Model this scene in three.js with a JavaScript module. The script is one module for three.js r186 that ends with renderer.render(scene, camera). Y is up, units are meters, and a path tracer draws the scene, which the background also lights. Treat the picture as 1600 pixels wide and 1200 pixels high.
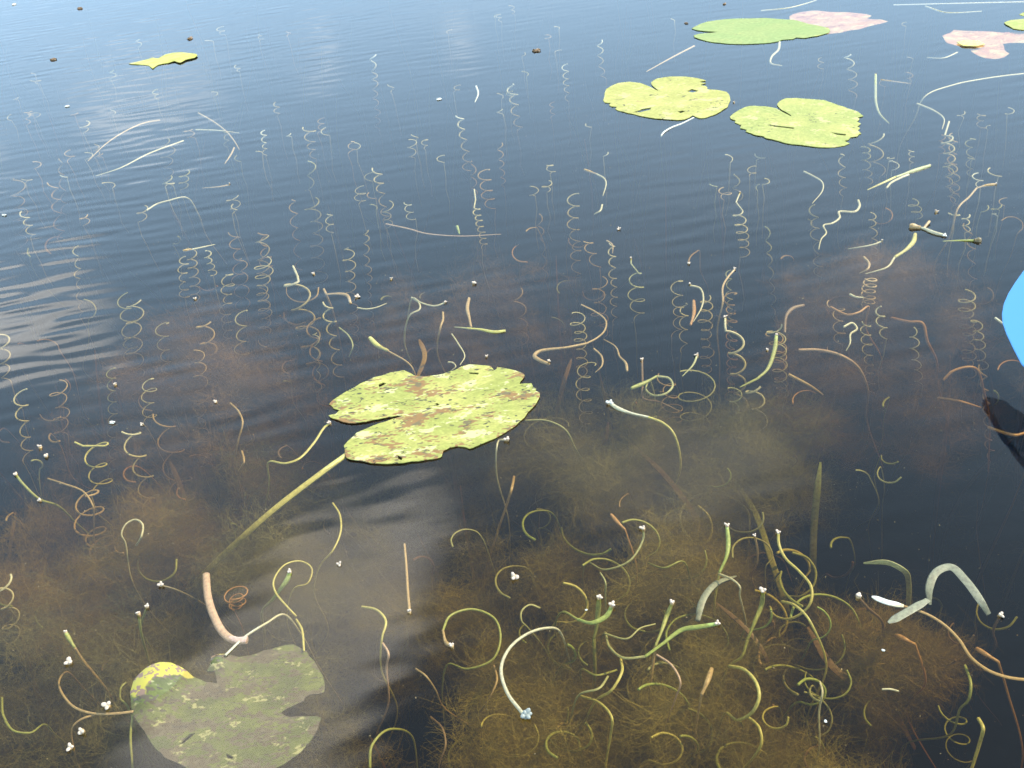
import * as THREE from 'three';
import { mergeGeometries, mergeVertices } from 'three/addons/utils/BufferGeometryUtils.js';
import { TessellateModifier } from 'three/addons/modifiers/TessellateModifier.js';

// ---------------------------------------------------------------- camera, sky, sun, exposure
const scene = new THREE.Scene();
const EYE = 0.75;                                             // a seated paddler's eye above the water
const camera = new THREE.PerspectiveCamera(41.83, 4 / 3, 0.05, 600);
camera.rotation.order = 'YXZ';
camera.position.set(0, EYE, 0);
camera.rotation.set(THREE.MathUtils.degToRad(-34.5), 0, THREE.MathUtils.degToRad(-6));
camera.updateMatrixWorld(true);
camera.updateProjectionMatrix();

const renderer = new THREE.WebGLRenderer({ antialias: true });
renderer.toneMapping = THREE.LinearToneMapping;
renderer.toneMappingExposure = 2.0;
renderer.shadowMap.enabled = true;

const PERM = new Uint8Array(512); { let h = 12345; const p = Array.from({ length: 256 }, (_, i) => i); for (let i = 255; i > 0; i--) { h = (h * 1103515245 + 12345) & 0x7fffffff; const j = h % (i + 1); [p[i], p[j]] = [p[j], p[i]]; } for (let i = 0; i < 512; i++) PERM[i] = p[i & 255]; }
const GX = new Float64Array(256), GY = new Float64Array(256); for (let i = 0; i < 256; i++) { GX[i] = Math.cos(i * 2.399963) * 1.25; GY[i] = Math.sin(i * 2.399963) * 1.25; }
// two-dimensional gradient noise, z picks (and blends between) layers
function layer(x, y, k) { const xi = Math.floor(x), yi = Math.floor(y), fx = x - xi, fy = y - yi, X = xi & 255, Y = yi & 255, u = fx * fx * (3 - 2 * fx), v = fy * fy * (3 - 2 * fy), o = PERM[k & 255];
  const a = PERM[PERM[(X + o) & 255] + Y], b = PERM[PERM[(X + 1 + o) & 255] + Y], c = PERM[PERM[(X + o) & 255] + ((Y + 1) & 255)], d = PERM[PERM[(X + 1 + o) & 255] + ((Y + 1) & 255)];
  const p = GX[a] * fx + GY[a] * fy, q = GX[b] * (fx - 1) + GY[b] * fy, r = GX[c] * fx + GY[c] * (fy - 1), s = GX[d] * (fx - 1) + GY[d] * (fy - 1), e = p + (q - p) * u; return e + (r + (s - r) * u - e) * v; }
const nz = (x, y, z = 0.37) => layer(x + z * 17.31, y - z * 9.77, Math.floor(z * 3));
function fbm(x, y, z = 0.37, o = 4) { let a = 0.5, s = 0; for (let i = 0; i < o; i++) { s += a * nz(x, y, z + i * 7.13); x = x * 2.03 + 3.1; y = y * 2.03 - 1.7; a *= 0.5; } return s; }
const sst = (a, b, x) => { const t = Math.min(1, Math.max(0, (x - a) / (b - a))); return t * t * (3 - 2 * t); };
const mix = (a, b, t) => a + (b - a) * t;
let seedState = 20240611;
function rnd() { seedState |= 0; seedState = seedState + 0x6D2B79F5 | 0; let t = Math.imul(seedState ^ seedState >>> 15, 1 | seedState); t = t + Math.imul(t ^ t >>> 7, 61 | t) ^ t; return ((t ^ t >>> 14) >>> 0) / 4294967296; }
const rr = (a, b) => a + (b - a) * rnd();

{ // partly cloudy summer sky; clouds lie on a flat layer, given by their place on it (east, north) per unit of height
  const W = 768, H = 384, data = new Float32Array(W * H * 4);
  const clouds = [   // east, north, half width, half length, turn, strength, softness, raggedness
    [-0.335, 0.83, 0.165, 0.52, 0.40, 0.92, 0.40, 0.42],
    [-0.56, 1.02, 0.36, 0.56, 0.3, 0.17, 1.1, 0.7],
    [-0.60, 1.50, 0.40, 0.34, 0.5, 0.11, 1.1, 0.8],
    [0.20, 1.15, 0.24, 0.24, -0.5, 0.22, 1.0, 0.8],
    [0.30, 1.90, 0.60, 0.50, -0.5, 0.05, 1.2, 0.8],
    [-1.00, 1.83, 0.27, 0.19, 0.25, 0.62, 0.42, 0.4],
    [-1.08, 3.22, 0.34, 0.26, -0.3, 0.26, 0.9, 0.5],
    [-1.62, 2.95, 0.22, 0.20, 0.1, 0.30, 0.8, 0.6],
    [-0.54, 3.55, 0.09, 0.32, 0.1, 0.25, 1.1, 0.6],
    [-0.06, 3.62, 0.10, 0.28, 0.0, 0.22, 1.1, 0.6],
  ];
  for (let k = 0; k < 16; k++) { const a = 1.15 + k * 0.262, d = rr(0.7, 3.4); clouds.push([Math.sin(a) * d, Math.cos(a) * d, rr(0.2, 0.5), rr(0.2, 0.45), rr(0, 3), rr(0.3, 0.8), 0.7, 0.8]); }
  for (let j = 0; j < H; j++) {
    const el = ((j + 0.5) / H - 0.5) * Math.PI;
    for (let i = 0; i < W; i++) {
      const az = ((i + 0.5) / W - 0.5) * 2 * Math.PI, x = Math.cos(el) * Math.cos(az), y = Math.sin(el), z = Math.cos(el) * Math.sin(az);
      const e = Math.max(0, y), t = 1 - sst(0.26, 1.0, e);
      const low = 0.84 + 0.16 * sst(0.10, 0.30, e); let r = low * mix(0.07, 0.75, t), g = low * mix(0.15, 1.14, t), b = low * mix(0.28, 1.56, t);
      if (y > 0.06) {
        const qx = x / y, qz = -z / y;
        let c = 0;
        for (const [cx, cz, rx, rz, turn, amp, soft, rag] of clouds) {
          const dx = qx - cx, dz = qz - cz, ct = Math.cos(turn), st = Math.sin(turn);
          const u = (dx * ct - dz * st) / rx, v = (dx * st + dz * ct) / rz, q = Math.hypot(u, v);
          if (q > 2) continue;
          const s = 0.9 / Math.min(rx, rz);
          const n = fbm(qx * s * 1.3, qz * s * 1.3, cx * 5 + 2.2, 5);
          c = Math.max(c, amp * sst(0, soft, 1 - q + n * rag));
        }
        const wisp = 0.05 * sst(0.02, 0.5, fbm(qx * 0.6 + 4, qz * 1.1, 9.2, 5));
        c = Math.max(c, wisp);
        const body = 0.82 + 0.35 * fbm(qx * 5, qz * 5, 3.3, 4);
        r = mix(r, 3.5 * body, c); g = mix(g, 3.45 * body, c); b = mix(b, 3.3 * body, c);
      }
      const o = (j * W + i) * 4; data[o] = r; data[o + 1] = g; data[o + 2] = b; data[o + 3] = 1;
    }
  }
  const sky = new THREE.DataTexture(data, W, H, THREE.RGBAFormat, THREE.FloatType);
  sky.mapping = THREE.EquirectangularReflectionMapping; sky.magFilter = THREE.LinearFilter; sky.needsUpdate = true;
  scene.background = sky; scene.environment = sky;
}
const sun = new THREE.DirectionalLight(new THREE.Color(1.0, 0.95, 0.86), 4.0);
sun.position.set(0.595 * 12, 0.788 * 12, -0.159 * 12 - 2);
sun.target.position.set(0, 0, -2);
sun.castShadow = true;
Object.assign(sun.shadow.camera, { left: -5, right: 5, top: 5, bottom: -5, near: 0.5, far: 40 });
sun.shadow.mapSize.set(4096, 4096);
scene.add(sun, sun.target);

// ---------------------------------------------------------------- helpers
const FPX = 1570;
function ray(px, py) { return new THREE.Vector3(px / 800 - 1, 1 - py / 600, 0.5).unproject(camera).sub(camera.position).normalize(); }
function at(px, py, depth = 0) { const d = ray(px, py), t = (-depth - EYE) / d.y; return camera.position.clone().addScaledVector(d, t); }   // photo pixel -> point at that depth
const perPx = (p) => p.distanceTo(camera.position) / FPX;     // metres per photo pixel at a point
const taken = {};
function numbered(n) { const k = taken[n] = (taken[n] ?? -1) + 1; return k ? `${n}_${String(k).padStart(3, '0')}` : n; }
function tag(o, label, category, group) { o.userData.label = label; o.userData.category = category; if (group) o.userData.group = group; return o; }
function mesh(name, geo, mat, parent) { const m = new THREE.Mesh(geo, mat); m.name = name; m.castShadow = m.receiveShadow = true; parent.add(m); return m; }
function root(name, p) { const g = new THREE.Group(); g.name = numbered(name); if (p) g.position.copy(p); scene.add(g); return g; }
function texture(n, f, srgb = true, wrap = true) {
  const d = new Uint8Array(n * n * 4);
  for (let j = 0; j < n; j++) for (let i = 0; i < n; i++) { const c = f((i + 0.5) / n, (j + 0.5) / n), o = (j * n + i) * 4; for (let k = 0; k < 3; k++) d[o + k] = Math.max(0, Math.min(255, 255 * (srgb ? Math.pow(Math.max(0, c[k]), 1 / 2.2) : c[k]))); d[o + 3] = 255; }
  const t = new THREE.DataTexture(d, n, n); t.magFilter = THREE.LinearFilter; t.needsUpdate = true;
  if (srgb) t.colorSpace = THREE.SRGBColorSpace;
  if (wrap) t.wrapS = t.wrapT = THREE.RepeatWrapping;
  return t;
}
// a tapering stalk or strap along points; uv in metres
function sweep(pts, rad, { sides = 6, flat = 1, wide = null } = {}) {
  const n = pts.length, pos = [], uv = [], idx = [];
  let T = new THREE.Vector3().subVectors(pts[1], pts[0]).normalize();
  let N = wide ? wide.clone().addScaledVector(T, -wide.dot(T)).normalize() : new THREE.Vector3(0, 1, 0).cross(T);
  if (N.lengthSq() < 1e-4) N.set(1, 0, 0).cross(T); N.normalize();
  let len = 0; const B = new THREE.Vector3(), Q = new THREE.Quaternion(), T2 = new THREE.Vector3();
  for (let i = 0; i < n; i++) {
    T2.subVectors(pts[Math.min(n - 1, i + 1)], pts[Math.max(0, i - 1)]).normalize();
    if (i) { Q.setFromUnitVectors(T, T2); N.applyQuaternion(Q); len += pts[i].distanceTo(pts[i - 1]); }
    T.copy(T2); N.addScaledVector(T, -N.dot(T)).normalize(); B.crossVectors(T, N);
    const r = rad(i / (n - 1));
    for (let s = 0; s <= sides; s++) {
      const a = s / sides * 2 * Math.PI, c = Math.cos(a) * r, d = Math.sin(a) * r * flat, p = pts[i];
      pos.push(p.x + N.x * c + B.x * d, p.y + N.y * c + B.y * d, p.z + N.z * c + B.z * d); uv.push(s / sides * 0.02, len);
    }
  }
  const w = sides + 1;
  for (let i = 0; i < n - 1; i++) for (let s = 0; s < sides; s++) { const a = i * w + s; idx.push(a, a + w, a + 1, a + 1, a + w, a + w + 1); }
  for (const [i, flip] of [[0, 0], [n - 1, 1]]) { const c = pos.length / 3; pos.push(pts[i].x, pts[i].y, pts[i].z); uv.push(0, i ? len : 0); for (let s = 0; s < sides; s++) flip ? idx.push(c, i * w + s + 1, i * w + s) : idx.push(c, i * w + s, i * w + s + 1); }
  const g = new THREE.BufferGeometry(); g.setAttribute('position', new THREE.Float32BufferAttribute(pos, 3)); g.setAttribute('uv', new THREE.Float32BufferAttribute(uv, 2)); g.setIndex(idx); g.computeVertexNormals();
  return g;
}
const smooth = (pts, n) => new THREE.CatmullRomCurve3(pts, false, 'centripetal').getPoints(n);

// ---------------------------------------------------------------- materials
const grain = texture(256, (u, v) => { const a = fbm(u * 6, v * 9, 1.1, 4), b = nz(u * 40, v * 40, 4.4), s = 0.86 + 0.55 * a + 0.16 * b; return [s, s * (1 + 0.1 * a), s * (0.95 + 0.2 * b)]; });
grain.repeat.set(50, 22);
const M = {};
function plantMat(key, r, g, b, rough = 0.5, extra = {}) { M[key] = new THREE.MeshPhysicalMaterial({ color: new THREE.Color().setRGB(r, g, b), roughness: rough, map: grain, ...extra }); M[key].name = key; }
plantMat('cream', 0.446, 0.403, 0.259); plantMat('yellow', 0.425, 0.374, 0.102); plantMat('olive', 0.264, 0.275, 0.066); plantMat('green', 0.270, 0.330, 0.080);
plantMat('tan', 0.368, 0.248, 0.112); plantMat('orange', 0.360, 0.180, 0.053); plantMat('brown', 0.180, 0.108, 0.050); plantMat('purple', 0.117, 0.063, 0.059); plantMat('grey', 0.247, 0.270, 0.247);
plantMat('white', 0.518, 0.518, 0.461); plantMat('pink', 0.465, 0.315, 0.240); plantMat('bud', 0.144, 0.108, 0.045); plantMat('petal', 0.500, 0.400, 0.310, 0.55); plantMat('paleolive', 0.324, 0.324, 0.153);

// ---------------------------------------------------------------- water and lake bed
{
  const water = root('water'); water.userData.kind = 'structure';
  const n = 1100, SIZE = 4, hgt = new Float32Array(n * n * 4), waves = [];
  for (let k = 0; k < 13; k++) { const c = Math.round(rr(70, 150)), a = rr(-0.42, 0.10); waves.push([Math.round(Math.sin(a) * c), Math.round(Math.cos(a) * c), rr(0, 6.28), rr(0.5, 1) * 100 / c]); }
  const slow = []; for (let k = 0; k < 7; k++) { const c = Math.round(rr(12, 34)), a = rr(-0.9, 0.9); slow.push([Math.round(Math.sin(a) * c), Math.round(Math.cos(a) * c), rr(0, 6.28), rr(0.4, 1)]); }
  for (let j = 0; j < n; j++) for (let i = 0; i < n; i++) {
    const u = (i + 0.5) / n, v = (j + 0.5) / n, x = (u - 0.5) * SIZE, z = v * SIZE;       // z: metres ahead
    let h = 0, s = 0;
    const wob = 0.6 * nz(u * 14, v * 14, 5.1);
    for (const [a, b, p, m] of waves) h += m * Math.sin(6.2832 * (a * u + b * v) + p + wob * 3);
    for (const [a, b, p, m] of slow) s += m * Math.sin(6.2832 * (a * u + b * v) + p + wob);
    const leftness = sst(0.25, -0.75, x + 0.15 * (z - 1.6)) , patch = sst(-0.25, 0.35, fbm(x * 1.3 + 7, z * 1.3, 2.7, 3));
    const fadeE = sst(0, 0.04, Math.min(u, 1 - u, v, 1 - v));
    const amp = fadeE * (0.10 + 0.16 * patch + 0.34 * leftness * (0.45 + 0.55 * patch) * sst(0.75, 1.3, z));
    const val = 0.5 + 0.055 * h * amp + 0.045 * s * (0.35 + 0.4 * leftness) * fadeE, o = (j * n + i) * 4;
    hgt[o] = hgt[o + 1] = hgt[o + 2] = val; hgt[o + 3] = 1;
  }
  const bump = new THREE.DataTexture(hgt, n, n, THREE.RGBAFormat, THREE.FloatType); bump.magFilter = THREE.LinearFilter; bump.wrapS = bump.wrapT = THREE.RepeatWrapping; bump.needsUpdate = true;
  const surf = new THREE.MeshPhysicalMaterial({ color: new THREE.Color().setRGB(0.92, 0.87, 0.74), roughness: 0.03, transmission: 0.994, thickness: 0, ior: 1.33, bumpMap: bump, bumpScale: 0.0020 });
  surf.name = 'water_surface';
  const g = new THREE.PlaneGeometry(400, 400, 40, 40); g.rotateX(-Math.PI / 2);
  const p = g.attributes.position, uv = g.attributes.uv; for (let i = 0; i < p.count; i++) uv.setXY(i, p.getX(i) / SIZE + 0.5, -p.getZ(i) / SIZE);
  mesh('water_surface', g, surf, water);
  // the water's own tea-coloured depth
  const body = new THREE.MeshPhysicalMaterial({ color: 0xffffff, transparent: true, opacity: 0, roughness: 0.1, thickness: 1, transmission: 0.4, attenuationColor: new THREE.Color().setRGB(0.62, 0.52, 0.29), attenuationDistance: 0.17 });
  body.name = 'lake_water';
  const bg = new THREE.BoxGeometry(400, 1.6, 400); bg.translate(0, -0.803, 0);
  const bm = mesh('water_body', bg, body, water); bm.castShadow = false;

  const mud = texture(512, (u, v) => { const w = (f, z) => fbm(u * f, v * f, z, 5), a = w(8, 1.7), b = w(30, 8.1), s = 0.75 + 0.9 * a + 0.5 * b; return [0.10 * s, 0.075 * s, 0.036 * s]; });
  mud.repeat.set(160, 160);
  const bed = new THREE.PlaneGeometry(400, 400, 2, 2); bed.dispose();
  const xs = []; for (let i = -70; i <= 70; i++) xs.push(Math.sign(i) * (Math.abs(i) <= 50 ? Math.abs(i) * 0.06 : 3 + Math.pow((Math.abs(i) - 50) / 20, 3) * 197));
  const pos = [], uvs = [], idx = [], m = xs.length;
  for (const z of xs) for (const x of xs) { const zz = z - 2; pos.push(x, -0.72 + 0.16 * fbm(x * 1.6, zz * 1.6, 6.6, 4) - 0.12 * sst(0.3, 1.2, x), zz); uvs.push(x / 400, zz / 400); }
  for (let j = 0; j < m - 1; j++) for (let i = 0; i < m - 1; i++) { const a = j * m + i; idx.push(a, a + m, a + 1, a + 1, a + m, a + m + 1); }
  const bgeo = new THREE.BufferGeometry(); bgeo.setAttribute('position', new THREE.Float32BufferAttribute(pos, 3)); bgeo.setAttribute('uv', new THREE.Float32BufferAttribute(uvs, 2)); bgeo.setIndex(idx); bgeo.computeVertexNormals();
  const b = mesh('lake_bed', bgeo, new THREE.MeshStandardMaterial({ map: mud, roughness: 0.95 }), scene); b.userData.kind = 'structure';
}

// ---------------------------------------------------------------- underwater growth nobody could count
function instanced(name, geo, mat, list, label, category) {
  const im = new THREE.InstancedMesh(geo, mat, list.length); im.name = name; im.castShadow = im.receiveShadow = true;
  list.forEach(([m, c], i) => { im.setMatrixAt(i, m); im.setColorAt(i, c); });
  tag(im, label, category); im.userData.kind = 'stuff'; scene.add(im);
}
{
  const tuft = [];
  for (let k = 0; k < 22; k++) { const a = rr(0, 6.28), p = [new THREE.Vector3(rr(-.011, .011), rr(-.009, .009), rr(-.011, .011))]; for (let i = 1; i < 4; i++) p.push(p[i - 1].clone().add(new THREE.Vector3(Math.cos(a + i * rr(.2, .9)) * .011, rr(-.004, .009), Math.sin(a + i * rr(.2, .9)) * .011))); tuft.push(sweep(p, (t) => 0.000095 * (1 - 0.5 * t), { sides: 3 })); }
  const tg = mergeGeometries(tuft);
  const mat = new THREE.MeshPhysicalMaterial({ color: 0xffffff, roughness: 0.9 });
  const list = [], e = new THREE.Euler(), q = new THREE.Quaternion(), s = new THREE.Vector3(), v = new THREE.Vector3();
  // thick masses seen in the near water: pixel, depth, spread, count, tint
  const masses = [[960, 1080, .17, .13, 5200, 0], [1060, 960, .16, .10, 3600, 0], [880, 1150, .16, .09, 2600, 0], [1430, 1100, .15, .06, 2600, 1], [1300, 1130, .17, .08, 2600, 0], [1130, 1130, .15, .10, 3000, 0], [800, 1000, .2, .10, 2000, 2], [1080, 760, .13, .09, 2600, 2], [880, 740, .15, .09, 2200, 2], [300, 1080, .14, .14, 3400, 2], [150, 900, .14, .08, 1900, 1], [420, 880, .17, .12, 2200, 2], [320, 560, .14, .08, 1300, 3], [340, 680, .17, .15, 1800, 3], [730, 520, .16, .12, 1500, 3], [1360, 470, .13, .08, 1600, 3], [1320, 620, .18, .10, 1100, 3], [1480, 560, .2, .12, 700, 3], [1180, 740, .15, .08, 1700, 2], [60, 1120, .16, .1, 1600, 2], [650, 850, .22, .14, 1400, 2]];
  const tints = [[0.27, 0.21, 0.042], [0.26, 0.18, 0.042], [0.21, 0.185, 0.065], [0.24, 0.145, 0.065]];
  const gaps = [[1600, 1190, .15], [645, 1120, .09], [1420, 850, .2], [1335, 1190, .05], [820, 830, .06]].map(([x, y, r]) => [at(x, y, .12), r]);   // open dark water between the masses
  const put = (p, spread, tint, flatY) => {
    const rad = Math.cbrt(rnd()) * spread, th = rr(0, 6.28), ph = Math.acos(rr(-1, 1));
    v.set(p.x + Math.sin(ph) * Math.cos(th) * rad * 1.25, Math.min(-0.035, p.y + Math.cos(ph) * rad * flatY), p.z + Math.sin(ph) * Math.sin(th) * rad * 1.25);
    if (gaps.some(([g, r]) => Math.hypot(v.x - g.x, v.z - g.z) < r * (0.75 + 0.6 * nz(v.x * 14, v.z * 14, 6.1)) && v.y > -0.4)) return;
    const d = fbm(v.x * 11 + v.y * 6, v.z * 11 - v.y * 5, 3.3, 4); if (d + rr(-.25, .25) < 0.02 + 0.45 * (rad / spread - 0.6)) return;
    q.setFromEuler(e.set(rr(0, 6.28), rr(0, 6.28), rr(0, 6.28))); const k = rr(0.5, 1.4); s.set(k, k, k);
    const b = rr(0.75, 1.1) * (0.85 + d);
    list.push([new THREE.Matrix4().compose(v, q, s), new THREE.Color().setRGB(tint[0] * b, tint[1] * b, tint[2] * b)]);
  };
  for (const [x, y, d, sp, n, t] of masses) { const p = at(x, y, d * 0.72); for (let i = 0; i < n * 1.25; i++) put(p, sp * 1.6, tints[t], 0.45); }
  for (let i = 0; i < 6000; i++) { const zz = rr(-4.2, -0.35), xx = rr(-0.75, 0.75) * (0.9 - zz); put(new THREE.Vector3(xx, -rr(.3, .6), zz), 0.05, tints[(rnd() * 4) | 0], 1); }
  instanced('algae_mass', tg, mat, list, 'brown and olive tufts of fuzzy algae drifting under the surface', 'algae');

  // straps of underwater leaves rising from the bed
  const leaves = [];
  for (let k = 0; k < 3; k++) { const p = []; for (let i = 0; i <= 8; i++) p.push(new THREE.Vector3(0.035 * Math.sin(i * 0.5 + k * 2) * (i / 8), i * 0.05, 0.05 * (i / 8) ** 2 * (k - 1))); leaves.push(sweep(p, (t) => 0.004 * (1 - 0.75 * t ** 3), { sides: 4, flat: 0.15 })); }
  for (let k = 0; k < 3; k++) {
    const L = [];
    for (let i = 0; i < 420; i++) {
      const zz = rr(-4.4, -0.3), xx = rr(-0.75, 0.75) * (0.9 - zz);
      if (fbm(xx * 2.2, zz * 2.2, 12.5, 3) < -0.08) continue;
      q.setFromEuler(e.set(rr(-.35, .35), rr(0, 6.28), rr(-.35, .35))); const y = rr(0.9, 1.35); s.set(rr(.7, 1.3), y, 1);
      v.set(xx, -0.66, zz); const top = v.y + 0.42 * y; if (top > -0.04) v.y -= top + 0.04;
      const b = rr(0.6, 1.3), t = [[0.20, 0.17, 0.05], [0.27, 0.15, 0.055], [0.15, 0.10, 0.06]][(rnd() * 3) | 0];
      L.push([new THREE.Matrix4().compose(v, q, s), new THREE.Color().setRGB(t[0] * b, t[1] * b, t[2] * b)]);
    }
    instanced(numbered('weed_bed'), leaves[k], mat, L, ['brown strap leaves standing in the deep water of the lake', 'deep brown strap leaves leaning one way above the lake bed', 'deep brown strap leaves curling above the dark lake bed'][k], 'weeds');
  }
  // drifting specks
  const sp = []; const sg = new THREE.IcosahedronGeometry(0.0009, 0);
  for (let i = 0; i < 9000; i++) { const zz = rr(-4, -0.35), xx = rr(-0.75, 0.75) * (0.9 - zz); const b = rr(.3, 1); s.set(rr(.4, 1.2), rr(.3, .7), rr(.4, 1.2)); q.setFromEuler(e.set(rr(0, 6), rr(0, 6), rr(0, 6))); sp.push([new THREE.Matrix4().compose(v.set(xx, -0.006 - 0.3 * rnd() ** 1.5, zz), q, s), new THREE.Color().setRGB(.42 * b, .34 * b, .2 * b)]); }
  instanced('silt', sg, mat, sp, 'tiny pale specks of silt hanging in the water', 'silt');
}

// ---------------------------------------------------------------- lily pads
const zoomed = (x0, y0, k, list) => list.map(([x, y]) => [x0 + x / k, y0 + y / k]);
function padTexture(seed, o) {
  const { base, base2, pale, dark, brown } = o;
  return texture(o.size ?? 352, (u, v) => {
    const du = u - 0.5, dv = v - 0.5, a = Math.atan2(dv, du), r = Math.hypot(du, dv);
    const m = sst(-0.3, 0.35, fbm(u * 5, v * 5, seed, 5));
    let c = base.map((b, k) => mix(b, base2[k], m));
    const vein = Math.pow(Math.abs(Math.sin(a * 17 + fbm(u * 4, v * 4, seed + 2) * 2.5)), 14) * sst(0.02, 0.15, r) * (0.5 + nz(u * 22, v * 22, seed));
    c = c.map((x, k) => mix(x, x * 1.22 + 0.01, Math.max(0, vein) * 0.7));
    const fine = 1 + 0.20 * nz(u * 90, v * 90, seed + 5) + 0.16 * nz(u * 36, v * 36, seed + 6); c = c.map((x) => x * fine);
    const wp = sst(o.paleAt, o.paleAt + 0.16, fbm(u * 8 + 3, v * 10, seed + 11, 5) + 0.26 * nz(u * 42, v * 52, seed) + 0.12 * nz(u * 90, v * 90, seed + 3)); c = c.map((x, k) => mix(x, pale[k], wp * 0.8));
    const bp = sst(o.brownAt, o.brownAt + 0.14, fbm(u * 6 - 3, v * 8, seed + 17, 5) + 0.30 * nz(u * 36, v * 54, seed + 1) + 0.16 * nz(u * 80, v * 95, seed + 2)); const deep = sst(0.0, 0.4, nz(u * 26, v * 30, seed + 41)); c = c.map((x, k) => mix(x, mix(brown[k], dark[k] * 2, deep * 0.8), bp * 0.85));
    const region = sst(o.trailAt, o.trailAt + 0.2, fbm(u * 4, v * 4, seed + 23, 3));
    const tr = sst(0.04, 0.012, Math.abs(fbm(u * 9, v * 17, seed + 29, 4))) * region * sst(.05, .3, nz(u * 12, v * 12, seed + 31)); c = c.map((x, k) => mix(x, dark[k], tr));
    const dot = sst(0.78, 0.84, nz(u * 30, v * 44, seed + 37) + 0.25 * region + 0.2 * nz(u * 8, v * 8, seed + 39)); c = c.map((x, k) => mix(x, dark[k], dot * 0.9));
    if (o.extra) c = o.extra(c, u, v);
    return c;
  }, true, false);
}
// outline in photo pixels -> a real leaf lying at its place; lift(x, z, px) gives heights in metres
function leafGeo(outline, holes, depth, thick, lift) {
  const P = outline.map(([x, y]) => at(x, y, depth)), c = new THREE.Vector3();
  const box = new THREE.Box3().setFromPoints(P); box.getCenter(c); c.y = -depth;
  const V = (p) => new THREE.Vector2(p.x - c.x, -(p.z - c.z));
  // soften the traced corners a little
  const pts = []; for (let i = 0; i < P.length; i++) { const a = V(P[i]), b = V(P[(i + 1) % P.length]), z = V(P[(i + P.length - 1) % P.length]); pts.push(a.clone().multiplyScalar(.92).addScaledVector(z, .04).addScaledVector(b, .04)); const q = a.clone().lerp(b, 0.5); const L = a.distanceTo(b); q.x += nz(i * 1.7, 2.2, c.x) * L * .16; q.y += nz(i * 1.3, 5.2, c.z) * L * .16; pts.push(q); }
  const sh = new THREE.Shape(pts); for (const h of holes) sh.holes.push(new THREE.Path(h.map(([x, y]) => V(at(x, y, depth)))));
  let g = new THREE.ExtrudeGeometry(sh, { depth: thick, bevelEnabled: true, bevelThickness: thick * .4, bevelSize: thick * .5, bevelOffset: -thick * .5, bevelSegments: 1, steps: 1 });
  g.deleteAttribute('normal'); g.deleteAttribute('uv');
  g = new TessellateModifier(0.012, 7).modify(g); g.deleteAttribute('normal'); g = mergeVertices(g, 1e-6);
  const p = g.attributes.position, w = box.max.x - box.min.x, d = box.max.z - box.min.z, uv = [];
  for (let i = 0; i < p.count; i++) { const x = p.getX(i), z = -p.getY(i), y = p.getZ(i); uv.push(x / w + 0.5, 0.5 - z / d); p.setXYZ(i, x, y + (lift ? lift(x + c.x, z + c.z) : 0), z); }
  g.setAttribute('uv', new THREE.Float32BufferAttribute(uv, 2)); g.computeVertexNormals();
  return { g, c, uvOf: (px, py) => { const q = at(px, py, depth); return [(q.x - c.x) / w + 0.5, 0.5 - (q.z - c.z) / d]; } };
}
const ripple = (k, a, f = 22) => (x, z) => a * fbm(x * f, z * f, k, 2);
function bulge(list, base = () => 0) { const L = list.map(([x, y, r, h]) => [at(x, y), r, h]); return (x, z) => base(x, z) + L.reduce((s, [p, r, h]) => s + h * Math.exp(-((x - p.x) ** 2 + (z - p.z) ** 2) / (r * r)), 0); }
function pad(label, outline, holes, { depth = -0.0006, thick = 0.0008, lift, tex, rough = 0.6, stem, group = 'lily pads on the lake', coat = 0, uvTex }) {
  const L = leafGeo(outline, holes, depth, thick, lift), r = root('lily_pad', L.c);
  const m = new THREE.MeshPhysicalMaterial({ map: tex ?? uvTex(L.uvOf), roughness: rough, clearcoat: coat, specularIntensity: 0.45 }); m.name = 'lily_pad_leaf';
  mesh('leaf_blade', L.g, m, r);
  if (stem) { const pts = smooth(stem.pts.map(([x, y, d]) => at(x, y, d).sub(L.c)), 50), k = perPx(at(stem.pts[0][0], stem.pts[0][1])); mesh('stem', sweep(pts, (t) => stem.w / 2 * k * (0.8 + 0.35 * t), { sides: 9 }), M[stem.mat ?? 'yellow'], r); }
  return tag(r, label, 'lily pad', group);
}
const PALE = [0.44, 0.42, 0.20], YG = [0.225, 0.235, 0.05], YG2 = [0.31, 0.295, 0.075], DARKB = [0.035, 0.03, 0.02], BROWN = [0.19, 0.085, 0.032];
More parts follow.
